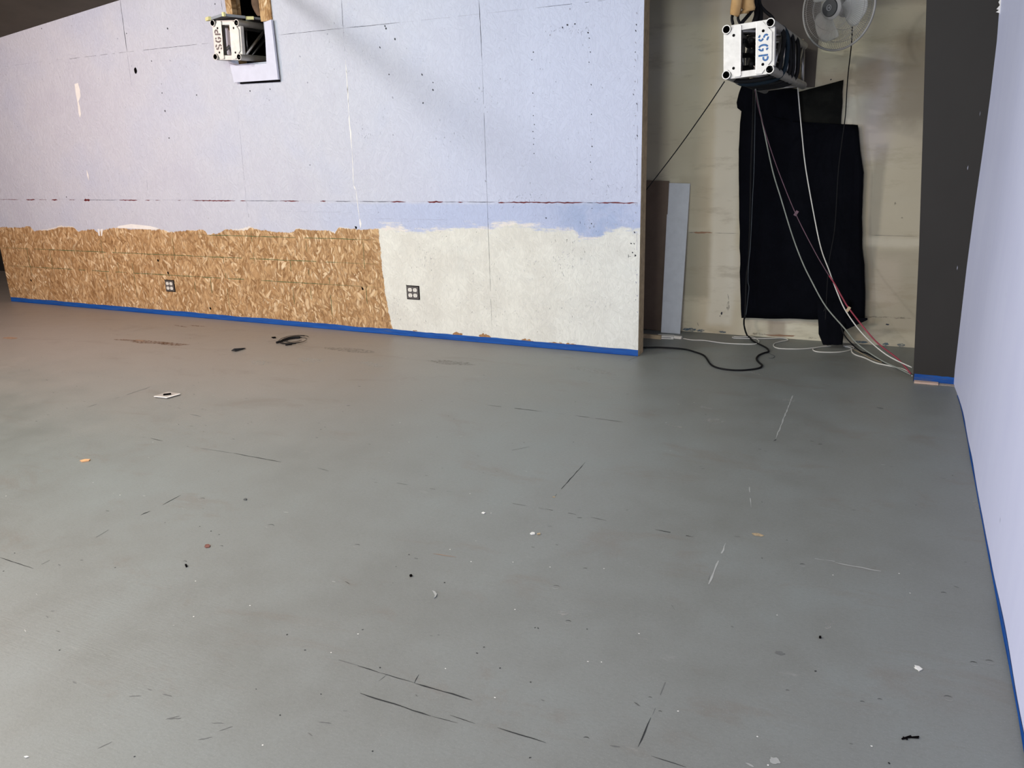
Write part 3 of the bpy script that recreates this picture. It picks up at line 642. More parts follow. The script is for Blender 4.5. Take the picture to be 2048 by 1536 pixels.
# ------------------------------------------------------------------ box trusses
def disc_plate(bm, pts, holes, y0, th, M4):
    """plate polygon (x, z) with round holes drawn as recessed dark plugs"""
    extr(bm, [M4 @ Vector((x, y0, z)) for x, z in pts], (M4.to_3x3() @ Vector((0, th, 0))))
def make_truss(loc, rot, L, label, flip, ink, depth_posts):
    yaw, pitch, roll = rot
    M4 = Matrix.Translation(loc) @ Matrix.Rotation(yaw, 4, 'Z') @ Matrix.Rotation(pitch, 4, 'X') @ Matrix.Rotation(roll, 4, 'Y')
    root = empty('box_truss', loc, label, 'truss', None)
    s = .1275
    P = lambda x, y, z: M4 @ Vector((x, y, z))
    for sx in (-1, 1):
        for sz in (-1, 1):
            bm = bmesh.new(); hollow(bm, P(sx*s, -.020, sz*s), P(sx*s, L, sz*s), .0255, .0205); obj('chord_tube', fix(bm), [M['alup'], M['tubein'], M['tubegrey']], root, False)
    # end frame: crossbars and side bars behind the plates
    for nm, lo, hi in (('crossbar', (-s+.02, .0, s-.012), (s-.02, .035, s+.022)), ('crossbar', (-s+.02, .0, -s-.022), (s-.02, .035, -s+.012)),
                       ('side_bar', (-s-.022, .0, -s+.02), (-s+.006, .035, s-.02)), ('side_bar', (s-.006, .0, -s+.02), (s+.022, .035, s-.02)),
                       ):
        bm = bmesh.new(); box(bm, lo, hi, 0, M4); bmesh.ops.bevel(bm, geom=bm.edges[:], offset=.002, segments=1); obj(nm, fix(bm), M['alup'], root)
    xi = .047
    for sg in (-1, 1):
        bm = bmesh.new()
        pl_ = [(sg*xi, .144), (sg*.080, .144), (sg*.136, .078), (sg*.136, -.078), (sg*.080, -.144), (sg*xi, -.144)]
        disc_plate(bm, pl_, None, -.010, .009, M4)
        for hz in (-.094, .090):
            ring = [P(sg*.086+.0085*math.cos(2*PI*k/16), -.0106, hz+.0085*math.sin(2*PI*k/16)) for k in range(16)]
            f = bm.faces.new([bm.verts.new(v) for v in ring]); f.material_index = 1
        # rolled inner lip of the plate
        for f_ in bm.faces[:]: pass
        pp = obj('end_plate', bm, [M['alup'], M['tubein']], root)
        bm = bmesh.new(); box(bm, (sg*xi-(.004 if sg > 0 else 0), -.010, -.140), (sg*xi+(.004 if sg < 0 else 0), .03, .140), 0, M4); obj('plate_lip', fix(bm), M['alu'], pp)
        if (sg < 0) == flip:
            bm = bmesh.new()
            for ch, zc in zip('SGP', (.0525, -.003, -.0575)):
                if flip: fn = lambda u, v, zc=-zc: P(sg*.088-v, -.0112, zc+u)      # tops to the left, reads upwards
                else: fn = lambda u, v, zc=zc: P(sg*.088+v, -.0112, zc-u)          # tops to the right, reads downwards
                letter(bm, ch, fn, .054 if flip else .049, 0, .24 if flip else .21)
            lo = obj('stencil_lettering', bm, ink, pp); lo['label'] = 'stencilled letters SGP'
    # side braces: posts and diagonals on the four faces
    for fx, fz in ((1, 0), (-1, 0), (0, 1), (0, -1)):
        def Q(t, y): return P(fx*s, y, t) if fx else P(t, y, fz*s)
        ys = depth_posts
        for a, b in zip(ys, ys[1:]):
            bm = bmesh.new(); tube(bm, [Q(-s+.01, a+.02), Q(s-.01, b-.03)], .0115, 10); obj('diagonal_brace', bm, M['alu'], root, True)
        for b in ys[1:]:
            if b > L-.02: continue
            bm = bmesh.new(); tube(bm, [Q(-s+.01, b), Q(s-.01, b)], .0125, 10); obj('upright_brace', bm, M['alu'], root, True)
        for yy_ in ((L-.02,) if L < .99 else ()):
            bm = bmesh.new()
            if fx: box(bm, (fx*s-.006, yy_-.018, -s), (fx*s+.006, yy_+.018, s), 0, M4)
            else: box(bm, (-s, yy_-.018, fz*s-.006), (s, yy_+.018, fz*s+.006), 0, M4)
            obj('end_bar', fix(bm), M['alu'], root)
    return root, M4
tA, MA = make_truss(Vector((-5.1156, 5.4112, 2.4052)), (math.radians(-.2), math.radians(.6), math.radians(4.1)), .80, 'short silver box truss end with faded grey lettering sticking out of the lavender partition', True, M['brownink'], (.03, .36, .70))
tB, MB = make_truss(Vector((-.9090, 5.2200, 2.0260)), (math.radians(-5), math.radians(-3), math.radians(-3.4)), .95, 'silver box truss with blue stencilled lettering hanging in the beige alcove', False, M['blueink'], (.03, .36, .66, .92))

# white mounting panel behind the left truss (U around the opening)
bm = bmesh.new()
YQ = YW-.036
q = lambda x, y: at_y(x, y, YQ)
pan = [q(468,165), q(556,159), q(542,39), q(529,44), q(533,127), q(473,131), q(459,127)]
extr(bm, pan, (0, .022, 0)); tag(obj('mounting_panel', fix(bm), simple('pale_lilac_panel', (206, 206, 220), .6, var=.04)), 'pale lilac square panel standing off the partition behind the left truss', 'panel')
bm = bmesh.new(); extr(bm, [at_y(x, y, YW-.012) for x, y in ((480,168),(559.5,163.5),(545,42),(532,44),(537,127),(480,131))], (0, .0105, 0)); o = obj('gap_shadow_sheet', fix(bm), M['hole'], bpy.data.objects['mounting_panel']); o['label'] = 'dark sheet painted as the gap shadow at the right and bottom edges'  # dark sheet put in for the shadow gap around the panel
bm = bmesh.new(); box(bm, (q(474,150).x, YQ+.022, q(474,156).z), (q(548,150).x, YW-.0005, q(540,131).z)); o = obj('spacer_block', fix(bm), M['woodedge'], bpy.data.objects['mounting_panel'])

# grey boards with pale yellow foam edges lying on the left truss
ZB = 2.565
def slab(name, px, th, label, Zb=ZB):
    bm = bmesh.new(); pts = [at_z(x, y, Zb) for x, y in px]; 
    extr(bm, pts, (0, 0, th), 0, 1); return tag(obj(name, fix(bm), [simple('dusky_board_underside', (84, 80, 78), .9), M['greyfoam']]), label, 'board')
b1 = slab('foam_board', [(415,42),(446,32),(491,37),(470,43)], .020, 'larger grey foam board on top of the left truss, overhanging its front')
b2 = slab('foam_board', [(510,38.5),(538,42),(528,45.5),(492,42)], .018, 'smaller grey foam board on top of the left truss, next to the partition')
def chunk(px, Z0, Z1, par, w=.012):
    bm = bmesh.new(); a = at_z(*px[0], Z0); b = at_z(*px[1], Z0); d = (b-a); n_ = Vector((-d.y, d.x, 0)).normalized()*w
    extr(bm, [a-n_, b-n_, b+n_, a+n_], (0, 0, Z1-Z0)); obj('foam_edge', fix(bm), M['foam'], par)
chunk([(414,42.5),(420,40)], ZB-.002, ZB+.024, b1); chunk([(446,32.5),(450,33)], ZB-.002, ZB+.028, b1); chunk([(492,39.5),(508,39.5)], ZB-.006, ZB+.018, b2)

# brown cloth roll hanging in the opening
bm = bmesh.new()
cpt = [at_y(x, y, YW+.07) for x, y in ((514,-30),(512,-5),(512,10),(517,24),(521,32))]
cp = smooth_path(cpt, 5); rings = []
for i, p in enumerate(cp):
    t = i/(len(cp)-1); r = .045*(1-t*.45); rings.append([bm.verts.new(p+Vector((math.cos(a)*r*(1+.12*math.sin(3*a+t*5)), math.sin(a)*r*.8, 0))) for a in [2*PI*k/16 for k in range(16)]])
for a, b in zip(rings, rings[1:]):
    for k in range(16): bm.faces.new([a[k], a[(k+1) % 16], b[(k+1) % 16], b[k]])
bm.faces.new(rings[-1]); bm.faces.new(rings[0])
tag(obj('cloth_roll', fix(bm), M['brown_cloth'], None, True), 'rolled brown cloth hanging in the dark opening above the left truss', 'cloth')

# ------------------------------------------------------------------ outlets
def outlet(cx, cy, label, k=1.0):
    c = at_y(cx, cy, YW); root = empty('wall_outlet', Vector((c.x, YW, c.z)), label, 'outlet', 'four-socket wall outlets')
    X, Z = c.x, c.z
    bm = bmesh.new(); box(bm, (X-.062*k, YW-.0035, Z-.058), (X+.062*k, YW-.001, Z+.058)); obj('wall_box', fix(bm), M['hole'], root)
    bm = bmesh.new(); box(bm, (X-.056*k, YW-.008, Z-.052), (X+.056*k, YW-.003, Z+.052)); bmesh.ops.bevel(bm, geom=bm.edges[:], offset=.0015, segments=2); obj('cover_plate', fix(bm), M['plate'], root)
    for sx in (-1, 1):
        for sz in (-1, 1):
            ux, uz = X+sx*.024*k, Z+sz*.0225
            prof_ = []
            for t in range(28):
                a = 2*PI*t/28; xx_, zz_ = .0185*math.cos(a), .0185*math.sin(a); zz_ = max(-.0150, min(.0150, zz_)); prof_.append(Vector((ux+xx_, YW-.011, uz+zz_)))
            bm = bmesh.new(); extr(bm, prof_, (0, .004, 0)); s_ = obj('socket', fix(bm), M['socket'], root)
            bm = bmesh.new()
            for dx in (-.0065, .0065): box(bm, (ux+dx-.0014, YW-.0116, uz+.001), (ux+dx+.0014, YW-.0105, uz+.009))
            ring = [Vector((ux+.0028*math.cos(2*PI*t/12), YW-.0116, uz-.008+.0034*math.sin(2*PI*t/12))) for t in range(12)]; bm.faces.new([bm.verts.new(v) for v in ring])
            obj('slot', bm, M['hole'], s_)
    return root
o1 = outlet(826.5, 585, 'four-socket wall outlet with dark grey plate on the white primed part of the partition')
o2 = outlet(340.5, 571.5, 'four-socket wall outlet with dark grey plate on the bare strand board')
bm = bmesh.new(); c = at_y(816, 574, YW); extr(bm, [c+Vector(v) for v in ((-.016,-.004,.020),(-.004,-.004,.008),(.014,-.004,.0),(-.004,-.004,-.012))], (0, .003, 0)); obj('torn_corner', fix(bm), M['hole'], o1)

# ------------------------------------------------------------------ leaning boards in the alcove
def lean(name, pix, th, mat, label, ytop, ybot):
    bm = bmesh.new(); (tl, tr_, br, bl) = pix
    pts = [at_y(*tl, ytop), at_y(*tr_, ytop), at_y(*br, ybot), at_y(*bl, ybot)]
    extr(bm, pts, (0, th, 0)); return tag(obj(name, fix(bm), mat), label, 'board')
p_ = at_z(1324, 664); yb = 6.30
lean('hardboard_sheet', ((1252,360),(1338,362),(1325,663),(1235,650)), .008, M['brownboard'], 'tall brown hardboard sheet leaning in the alcove beside the partition end', 6.405, at_z(1325,662).y)
lean('melamine_shelf', ((1337,366),(1380,367),(1360,668),(1322,665)), .016, M['whiteboard'], 'narrow white melamine shelf board leaning beside the brown hardboard', 6.42, at_z(1360,668).y-.0)
# baseboard stub and junction on the floor at the left of the alcove
bm = bmesh.new(); a = at_z(1270, 664, .03); b = at_z(1322, 671, .03)
box(bm, (a.x-.2, a.y-.06, 0), (b.x, a.y-.035, .03)); tag(obj('wood_batten', fix(bm), M['woodedge']), 'low wooden batten on the alcove floor in front of the brown hardboard', 'wood strip')

# ------------------------------------------------------------------ black drapes
def drape(name, rows, Y, fold, label, mat, n=26, amp=.012, th=.003, seed=0):
    """rows: (left px, right px, y px) from the top down"""
    bm = bmesh.new(); prev = None; rows2 = []
    for (a, b) in zip(rows, rows[1:]):
        m = max(1, int(abs(b[2]-a[2])/14))
        for k in range(m): t = k/m; rows2.append((a[0]+(b[0]-a[0])*t, a[1]+(b[1]-a[1])*t, a[2]+(b[2]-a[2])*t, a[3]+(b[3]-a[3])*t))
    rows2.append(rows[-1])
    for l, r, yp, sk in rows2:
        cur = []
        for i in range(n+1):
            t = i/n; P0 = at_y(l+(r-l)*t, yp+sk*t, Y)
            d = amp*(math.sin(t*fold*2*PI+P0.z*1.2+seed)+.5*noise.noise(Vector((P0.x*7, P0.z*3, seed))))
            P0 = P0+Vector((noise.noise(Vector((0, P0.z*9, seed)))*.006, d, 0)); cur.append(bm.verts.new(P0))
        if prev:
            for i in range(n): bm.faces.new([prev[i], prev[i+1], cur[i+1], cur[i]])
        prev = cur
    o = obj(name, bm, mat, None, True); m = o.modifiers.new('thick', 'SOLIDIFY'); m.thickness = th
    return tag(o, label, 'cloth')
drape('black_drape', [(1484,1596,168,10),(1473,1600,205,20),(1474,1602,216,22),(1482,1606,222,25),(1480,1716,246,4),(1477,1720,300,0),(1477,1727,345,0),(1478,1724,420,0),(1479,1724,480,0),(1480,1730,560,2),(1481,1730,600,4),(1482,1729,636,4)], 6.385, 3, 'large black drape hanging under the right truss against the beige wall', M['blackcloth'])
drape('black_drape', [(1590,1687,186,-26),(1590,1683,240,-10),(1590,1681,262,0)], 6.425, 1.5, 'smaller faded black cloth with slanted top, right of the right truss', M['darkcloth'], amp=.005)
bm = bmesh.new()
R_ = [(1634,1700,600),(1636,1694,640),(1637,1690,655),(1637,1687,668),(1642,1686,680),(1646,1685,690)]
prev = None
for k, (l, r, yp) in enumerate(R_):
    Y = 6.34-.028*k; cur = []
    for i in range(9): 
        p = at_y(l+(r-l)*i/8, yp, Y); p.y += .006*math.sin(i*1.7+k*.3); p.z = max(p.z, .006); cur.append(bm.verts.new(p))
    if prev:
        for i in range(8): bm.faces.new([prev[i], prev[i+1], cur[i+1], cur[i]])
    prev = cur
o = obj('cloth_strip', bm, M['blackcloth'], None, True); m = o.modifiers.new('thick', 'SOLIDIFY'); m.thickness = .004
tag(o, 'narrow black cloth strip trailing from the large drape down to the floor', 'cloth')
bm = bmesh.new(); quad(bm, [at_y(x, y, 6.30) for x, y in ((1680,665),(1735,640),(1735,636),(1690,636))])
o = obj('drape_corner', bm, M['blackcloth'], bpy.data.objects['cloth_strip']); m = o.modifiers.new('t', 'SOLIDIFY'); m.thickness = .003
# dark brown sheet stands in for the shadow behind the right truss
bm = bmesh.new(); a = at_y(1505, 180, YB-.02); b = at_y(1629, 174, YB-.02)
box(bm, (a.x, YB-.025, b.z), (b.x, YB-.001, 2.97)); tag(obj('painted_truss_shadow', fix(bm), simple('truss_shadow_brown', (84, 76, 68), .85, var=.08, scale=6)), 'dark brown sheet painted as the shadow of the right truss on the beige wall', 'board')
bm = bmesh.new(); box(bm, (at_y(1601,80,6.2).x, 6.19, at_y(1601,168,6.2).z), (at_y(1607,80,6.2).x, 6.21, at_y(1601,79,6.2).z))
box(bm, (at_y(1560,80,6.2).x, 6.20, at_y(1590,160,6.2).z), (at_y(1601,80,6.2).x, 6.42, at_y(1590,90,6.2).z), 1)
tag(obj('truss_mount', fix(bm), [M['woodedge'], M['steel']]), 'dark wall mount with pale wood strip at the rear of the right truss', 'mount')

# ------------------------------------------------------------------ cables
def cable(name, pts, r, mat, label, cat='cable', group=None, n=6, mats=None):
    """pts: (px, py, Y); Y None = lying on the floor"""
    P = []
    for x, y, Y in pts:
        if Y is None: p = at_z(x, y, r); 
        else:
            p = at_y(x, y, Y); p.z = max(p.z, r)
        P.append(p)
    path = smooth_path(P, n)
    for p in path: p.z = max(p.z, r)
    bm = bmesh.new(); tube(bm, path, r, 8)
    o = obj(name, bm, mat, None, True); tag(o, label, cat, group); return o
cable('tie_cord', [(1449,163,5.23),(1408,224,5.36),(1350,305,5.56),(1286,388,5.76)], .0035, M['cable'], 'thin black cord pulled diagonally from the right truss down behind the partition', 'cord')
cable('thick_cable', [(1508,160,5.75),(1506,240,6.1),(1502,340,6.22),(1501,400,6.26),(1498,512,6.29),(1493,555,6.29),(1490.6,626,6.27),(1488,640,6.25),(1489,655,6.2),(1495,672,None),(1506,682,None),(1518,688,None),(1533,696,None),(1537,703,None),(1528,706,None),(1517,711,None),(1513,718,None),(1518,725,None),(1524,731,None),(1515,737,None),(1480.6,740.6,None),(1446,738,None),(1423,730,None),(1409,712,None),(1390,704,None),(1366,698,None),(1323,695,None),(1284,695,None),(1262,694,None)], .0065, M['cable'], 'thick black power cord dropping down the drape and snaking over the alcove floor', 'cord')
cable('thin_cable', [(1511,175,5.75),(1510,240,6.1),(1508,340,6.2),(1505,400,6.24),(1501,490,6.27),(1498,520,6.27),(1496,560,6.27),(1498,575,6.26),(1496,595,6.26),(1492,630,6.25)], .0025, M['thin'], 'thin grey cable hanging beside the thick black power cord', 'cable')
cable('grey_cable', [(1511,178,5.75),(1517,210,5.95),(1525,246,6.05),(1545,340,6.15),(1562,397,6.15),(1584,469,6.13),(1603,520,6.1),(1621,558,6.05),(1651,612,6.0),(1690,658,5.9),(1710,683,5.82),(1735,703,5.75),(1767,723,5.66),(1795,736,5.6),(1823,750,5.57)], .0048, M['greycable'], 'greenish grey cable sweeping from the right truss down to the dark panel', 'cable')
cable('mauve_cable', [(1510,180,5.75),(1517,215,5.95),(1532,269,6.05),(1556,340,6.12),(1592,429,6.1),(1629.5,503,6.06),(1648,535,6.03),(1658,551,6.01)], .0034, M['mauve'], 'dusty mauve cable, the upper length of the line that turns red lower down', 'cable')
cable('red_cable', [(1658,551,6.01),(1670,569,5.99),(1685,596,5.95),(1701,621,5.9),(1750,681,5.76),(1796,718,5.65),(1822,748,5.565)], .0052, M['redcable'], 'red cable running down to the floor beside the dark panel', 'cable')
cable('white_cable', [(1594,150,5.95),(1596,181,6.1),(1604,269,6.2),(1612,340,6.22),(1631,446,6.18),(1643,500,6.12),(1658,540.5,6.05),(1675,586,5.98),(1692.6,623.6,5.9),(1727,669.5,5.8),(1773,709.6,5.66),(1824,735,5.575)], .0042, M['whitecable'], 'white cable hanging from the rear of the right truss across the drape', 'cable')
cable('black_cable', [(1680,640,5.98),(1687,667,5.92),(1704,688,5.84),(1724,704,None),(1767,725,None),(1800,738,None),(1825,750,None)], .0045, M['cable'], 'black cable running from the cloth strip to the foot of the dark panel', 'cable')
cable('white_floor_cord', [(1366,677,None),(1385,680,None),(1409,681,None),(1445,686,None),(1480.6,688,None),(1509,688,None),(1518,683,None),(1510,676,None),(1500,673.5,None),(1480,674,None),(1466,673.5,None),(1468,676,None),(1490,677,None),(1538,677,None),(1565,676,None),(1576,680,None),(1562,683,None),(1549,687,None),(1548,693,None),(1560,697,None),(1595,698,None),(1625,696,None),(1655,691,None)], .0042, M['whitecable'], 'white cord lying in loose loops on the alcove floor below the drape', 'cord')
cable('white_floor_cord', [(1662,692,None),(1640,694,None),(1626,698,None),(1632,703,None),(1652,704.5,None),(1681,704,None),(1700,700,None),(1708,695,None),(1700,692,None),(1687,692,None)], .0042, M['whitecable'], 'small closed loop of white cord at the foot of the black cloth strip', 'cord')
cable('white_floor_cord', [(1690,693,None),(1702,696,None),(1704,704,None),(1712,710,None),(1730,716,None),(1752.7,726,None),(1785,733,None),(1810,740,None),(1825,752,None)], .0052, M['whitecable'], 'white cord running over the floor from the cloth strip to the dark panel', 'cord')
cable('thin_cable', [(1697,694,None),(1720,705,None),(1745,718,None),(1775,728,None),(1800,737,None)], .002, M['woodedge'], 'thin tan cord on the floor between the white and the black cables', 'cord')
cable('thin_wire', [(1534,705,None),(1543,709,None),(1549,712,None),(1546,716,None),(1537,716,None)], .0015, M['thin'], 'stray thin wire end curling beside the black power cord', 'wire')
# zip tie and connector tags on cables
for x, y, Y, mt, nm, lb in ((1652,616,6.0,'cable','cable_tie','black cable tie round the greenish grey cable near the drape hem'),(1696,618,5.9,'woodedge','tape_flag','tan tape flag where the red and white cables meet'),(1592,426,6.1,'mauve','tape_flag','small mauve tape flag on the upper mauve cable')):
    bm = bmesh.new(); p = at_y(x, y, Y); T = Matrix.Translation(p) @ Matrix.Rotation(.5, 4, 'Y')
    if nm == 'cable_tie': 
        tube(bm, [T @ Vector((.010*math.cos(a), 0, .010*math.sin(a))) for a in [2*PI*k/14 for k in range(14)]], .003, 6, closed=True); box(bm, (-.004,-.004,-.026), (.001,.001,-.008), 0, T)
    else: box(bm, (-.008,-.001,-.020), (.012,.001,.018), 0, T)
    tag(obj(nm, fix(bm), M[mt]), lb, 'cable tie' if nm == 'cable_tie' else 'tape')
# power strip and plug
bm = bmesh.new(); a = at_z(1322,677); b = at_z(1342,672); r_ = empty('power_strip', at_z(1335, 676), 'flat white power strip on the alcove floor in front of the leaning boards', 'power strip')
T = Matrix.Translation(at_z(1333, 676)) @ Matrix.Rotation(.12, 4, 'Z')
box(bm, (-.07,-.035,0), (.06,.03,.022), 0, T); bmesh.ops.bevel(bm, geom=bm.edges[:], offset=.004, segments=2); obj('housing', fix(bm), M['socket'], r_)
bm = bmesh.new(); box(bm, (-.05,-.0355,.009), (.04,-.0345,.013), 0, T); obj('slot', fix(bm), M['hole'], r_)
bm = bmesh.new(); T = Matrix.Translation(at_z(1356, 677)) @ Matrix.Rotation(-.1, 4, 'Z'); box(bm, (-.035,-.014,0), (.030,.014,.020), 0, T); bmesh.ops.bevel(bm, geom=bm.edges[:], offset=.005, segments=2)
box(bm, (-.048,-.008,.005), (-.034,.008,.012), 0, T)
tag(obj('plug', fix(bm), M['socket']), 'white plug at the end of the looped white floor cord', 'plug')

# cable loops wound round the right truss and bundle above it
def tb(x, y, z): return MB @ Vector((x, y, z))
for i, (y0, rr, mt, sk) in enumerate(((.17, .158, 'cable', .05), (.26, .164, 'navy', .02), (.36, .160, 'cable', -.04), (.60, .162, 'cable', .04), (.46, .162, 'cable', .01))):
    if mt == 'navy': M['navy'] = simple('dark_teal_cable', (12, 28, 38), .7, spec=.25)
    pts = []
    for k in range(40):
        a = 2*PI*k/40; c_, s_ = math.cos(a), math.sin(a); m_ = (abs(c_)**4+abs(s_)**4)**-.25
        pts.append(tb(c_*m_*rr, y0+sk*s_+.015*math.sin(3*a+i), s_*m_*rr))
    bm = bmesh.new(); tube(bm, pts, (.013, .014, .012, .013, .013)[i], 8, closed=True)
    tag(obj('wound_cable', bm, M[mt], None, True), ('thick black cable wound round the right truss nearest its front', 'dark teal cable wound round the right truss behind the first black coil', 'slimmer black cable wound round the middle of the right truss', 'black cable wound round the rear half of the right truss', 'thick black cable wound round the right truss just behind its middle')[i], 'cable')
for i in range(9):
    rn = random.Random(40+i); cx0, cz0 = (i % 3-1)*.066, (i//3-1)*.066
    pts = [tb(cx0+rn.uniform(-.016, .016), .07+k*.10, cz0+rn.uniform(-.016, .016)) for k in range(9)]
    bm = bmesh.new(); tube(bm, smooth_path(pts, 4), .015, 7); tag(obj('stored_cable', bm, M['cable'], None, True), 'black cable stuffed lengthwise inside the right truss', 'cable', 'cables stuffed in the right truss')
up = [([(1466,48,5.36),(1464,36,5.38),(1468,22,5.42),(1474,5,5.46),(1478,-25,5.5)], .009), ([(1480,47,5.36),(1476,36,5.38),(1480,20,5.42),(1484,0,5.46),(1486,-25,5.5)], .008), ([(1483,46,5.4),(1492,36,5.44),(1500,26,5.48),(1510,10,5.52),(1516,-25,5.56)], .011), ([(1520,44,5.55),(1521,26,5.57),(1517,8,5.6),(1520,-25,5.62)], .016), ([(1508,46,5.5),(1513,30,5.53),(1512,10,5.57),(1512,-25,5.6)], .016), ([(1553,58,5.65),(1545,36,5.65),(1530,22,5.64),(1520,8,5.62),(1516,-25,5.6)], .010)]
ul = ['thin black cable rising from the front left of the right truss', 'thin black cable beside the tan canvas wrap, second from the left', 'black cable slanting up from the truss top into the bundle', 'thick black cable at the right of the bundle above the right truss', 'thick black cable in the middle of the bundle above the right truss', 'black cable arching from the truss top rear up into the bundle']
for (pts, r), lb in zip(up, ul): cable('hanging_cable', pts, r, M['cable'], lb)
# tan canvas wrap
bm = bmesh.new()
def sheet(bm, rows, Y, n=8, bulge=.02):
    prev = None
    for l, r, y, sk in rows:
        cur = []
        for i in range(n+1):
            t = i/n; p = at_y(l+(r-l)*t, y+sk*t, Y); p.y -= bulge*math.sin(PI*t); cur.append(bm.verts.new(p))
        if prev:
            for i in range(n): bm.faces.new([prev[i], prev[i+1], cur[i+1], cur[i]])
        prev = cur
sheet(bm, [(1466,1486,-20,0),(1464,1484,0,0),(1462,1482,15,2),(1461,1479,25,5),(1461,1475,29,5)], 5.38)
sheet(bm, [(1484,1507,-20,0),(1484,1508,5,0),(1483,1510,15,0),(1486,1509,20,0),(1481,1500,25,-4),(1480,1496,29,-2)], 5.43)
o = obj('canvas_wrap', bm, M['tan_cloth'], None, True); m = o.modifiers.new('t', 'SOLIDIFY'); m.thickness = .004
tag(o, 'tan canvas wrap around the cables above the right truss', 'cloth')

# ------------------------------------------------------------------ fan
FY = 5.80
fc = at_y(1676, 15, FY)
FR = .246
view = (CAM-fc).normalized()
axis = (Matrix.Rotation(math.radians(-33), 4, 'Z') @ view).normalized()   # facing the room, turned to the left
axis = (axis+Vector((0, 0, .05))).normalized()
fx_ = Vector((0, 0, 1)).cross(axis).normalized(); fz_ = axis.cross(fx_).normalized()
def fp(r, a, d): return fc+fx_*(r*math.cos(a))+fz_*(r*math.sin(a))+axis*d
fan = empty('wall_fan', fc, 'grey caged fan with clear blades high in the alcove, facing left', 'fan')
bm = bmesh.new(); tube(bm, [fp(FR, 2*PI*k/72, 0) for k in range(72)], .007, 8, closed=True); obj('rim', bm, M['fanplast'], fan, True)
for nm, d0, sgn in (('front_cage', .075, 1), ('rear_cage', -.085, -1)):
    bm = bmesh.new(); NWI = 110
    for k in range(NWI):
        a = 2*PI*k/NWI; pts = []
        for t in range(8):
            u = t/7; r = .060+(FR-.060)*u; tw = .35*(1-u)*sgn; dd = d0*(1-u**2.6); pts.append(fp(r, a+tw, dd))
        tube(bm, pts, .00085, 4, cap=False)
    for r, u in ((.13, .38), (.20, .75)): tube(bm, [fp(r, 2*PI*k/60, d0*(1-((r-.06)/(FR-.06))**2.6)) for k in range(60)], .0016, 5, closed=True)
    obj(nm, bm, M['fanplast'], fan, True)
bm = bmesh.new()
for r0, r1, d0, d1, mi in ((.0, .050, .094, .092, 1), (.050, .053, .092, .086, 1), (.053, .070, .086, .072, 0)):
    A = [bm.verts.new(fp(r0, 2*PI*k/40, d0)) for k in range(40)] if r0 > 0 else None; B = [bm.verts.new(fp(r1, 2*PI*k/40, d1)) for k in range(40)]
    if A is None: bm.faces.new(B).material_index = mi
    else:
        for k in range(40): bm.faces.new([A[k], A[(k+1) % 40], B[(k+1) % 40], B[k]]).material_index = mi
hb_ = obj('hub_cap', fix(bm), [M['fanplast'], M['fandark']], fan)
bm = bmesh.new(); tube(bm, [fp(.016, 2*PI*k/30, .0955) for k in range(30)], .0014, 5, closed=True)
for pth in (((-.008,-.007),(-.008,.007),(0,-.004),(0,.006)), ((.003,-.007),(.003,.007),(.009,.004),(.003,0),(.009,-.006))):
    tube(bm, [fc+fx_*u+fz_*v+axis*.0955 for u, v in pth], .0009, 5)
e_ = obj('hub_emblem', bm, simple('pale_emblem', (150, 150, 150), .5), hb_); e_['label'] = 'round pale emblem'
for b in range(3):
    bm = bmesh.new(); g = {}; a0 = math.radians(100+120*b)
    for i in range(13):
        u = i/12; r = .045+(.205-.045)*u; half = (.36+.50*math.sin(PI*min(1, u*.62+.12)))*(1 if u < .9 else (1-(u-.9)*4))
        for j in range(11):
            v = j/10-.5; a = a0+v*2*half*.95+.35*u; g[i, j] = bm.verts.new(fp(r*(1-.10*(2*v)**2*u), a, .012+v*.05*(1-.4*u)))
    for i in range(12):
        for j in range(10): bm.faces.new([g[i, j], g[i+1, j], g[i+1, j+1], g[i, j+1]])
    o = obj('blade', bm, M['blade'], fan, True); m = o.modifiers.new('t', 'SOLIDIFY'); m.thickness = .002
bm = bmesh.new(); tube(bm, [fp(0, 0, .04), fp(0, 0, -.04)], .045, 20); tube(bm, [fp(0, 0, -.075), fp(0, 0, -.17)], .058, 20, r2=.045); obj('motor', bm, M['fanplast'], fan, True)
bm = bmesh.new(); mo = fp(0, 0, -.13); tube(bm, smooth_path([mo, mo+Vector((.03, .06, .12)), Vector((mo.x+.05, mo.y+.09, 2.70)), Vector((mo.x+.05, mo.y+.09, 2.975))], 5), .014, 10); obj('bracket', bm, M['steel'], fan, True)
cable('fan_cord', [(1705,40,6.0),(1704,70,6.05),(1702,98,6.12),(1697,140.6,6.30),(1694,176,6.36),(1691.6,220,6.34),(1689,246,6.33),(1677,340,6.30),(1669.7,454.6,6.28),(1658,526,6.26),(1652.5,606,6.24),(1651,640,6.22)], .0036, M['cable'], 'black fan cord hanging down the beige wall and over the drape', 'cord')

# ------------------------------------------------------------------ loose debris on the floor
def chip(name, px, th, mat, label, cat='debris', up_=0):
    bm = bmesh.new(); pts = [at_z(x, y, .001) for x, y in px]; extr(bm, pts, (0, 0, th)); o = obj(name, fix(bm), mat); return tag(o, label, cat)
r_ = chip('cover_plate', [(308,794),(334,797),(361,789),(336,785.5)], .007, simple('pale_card_face', (168, 158, 152), .6), 'small pale rectangular plate lying on the floor, middle left', 'plate')
bm = bmesh.new(); extr(bm, [at_z(x, y, .007) for x, y in ((307.5,793.4),(333.5,796.2),(361,788.5),(359,788),(333.5,794.5),(310,792.8))], (0, 0, .003)); obj('bright_edge', fix(bm), M['white'], r_)
bm = bmesh.new(); T = Matrix.Translation(at_z(334.5, 789.5, .009)) @ Matrix.Rotation(.75, 4, 'Z'); box(bm, (-.024,-.007,0), (.024,.007,.008), 0, T); bmesh.ops.bevel(bm, geom=bm.edges[:], offset=.003, segments=2)
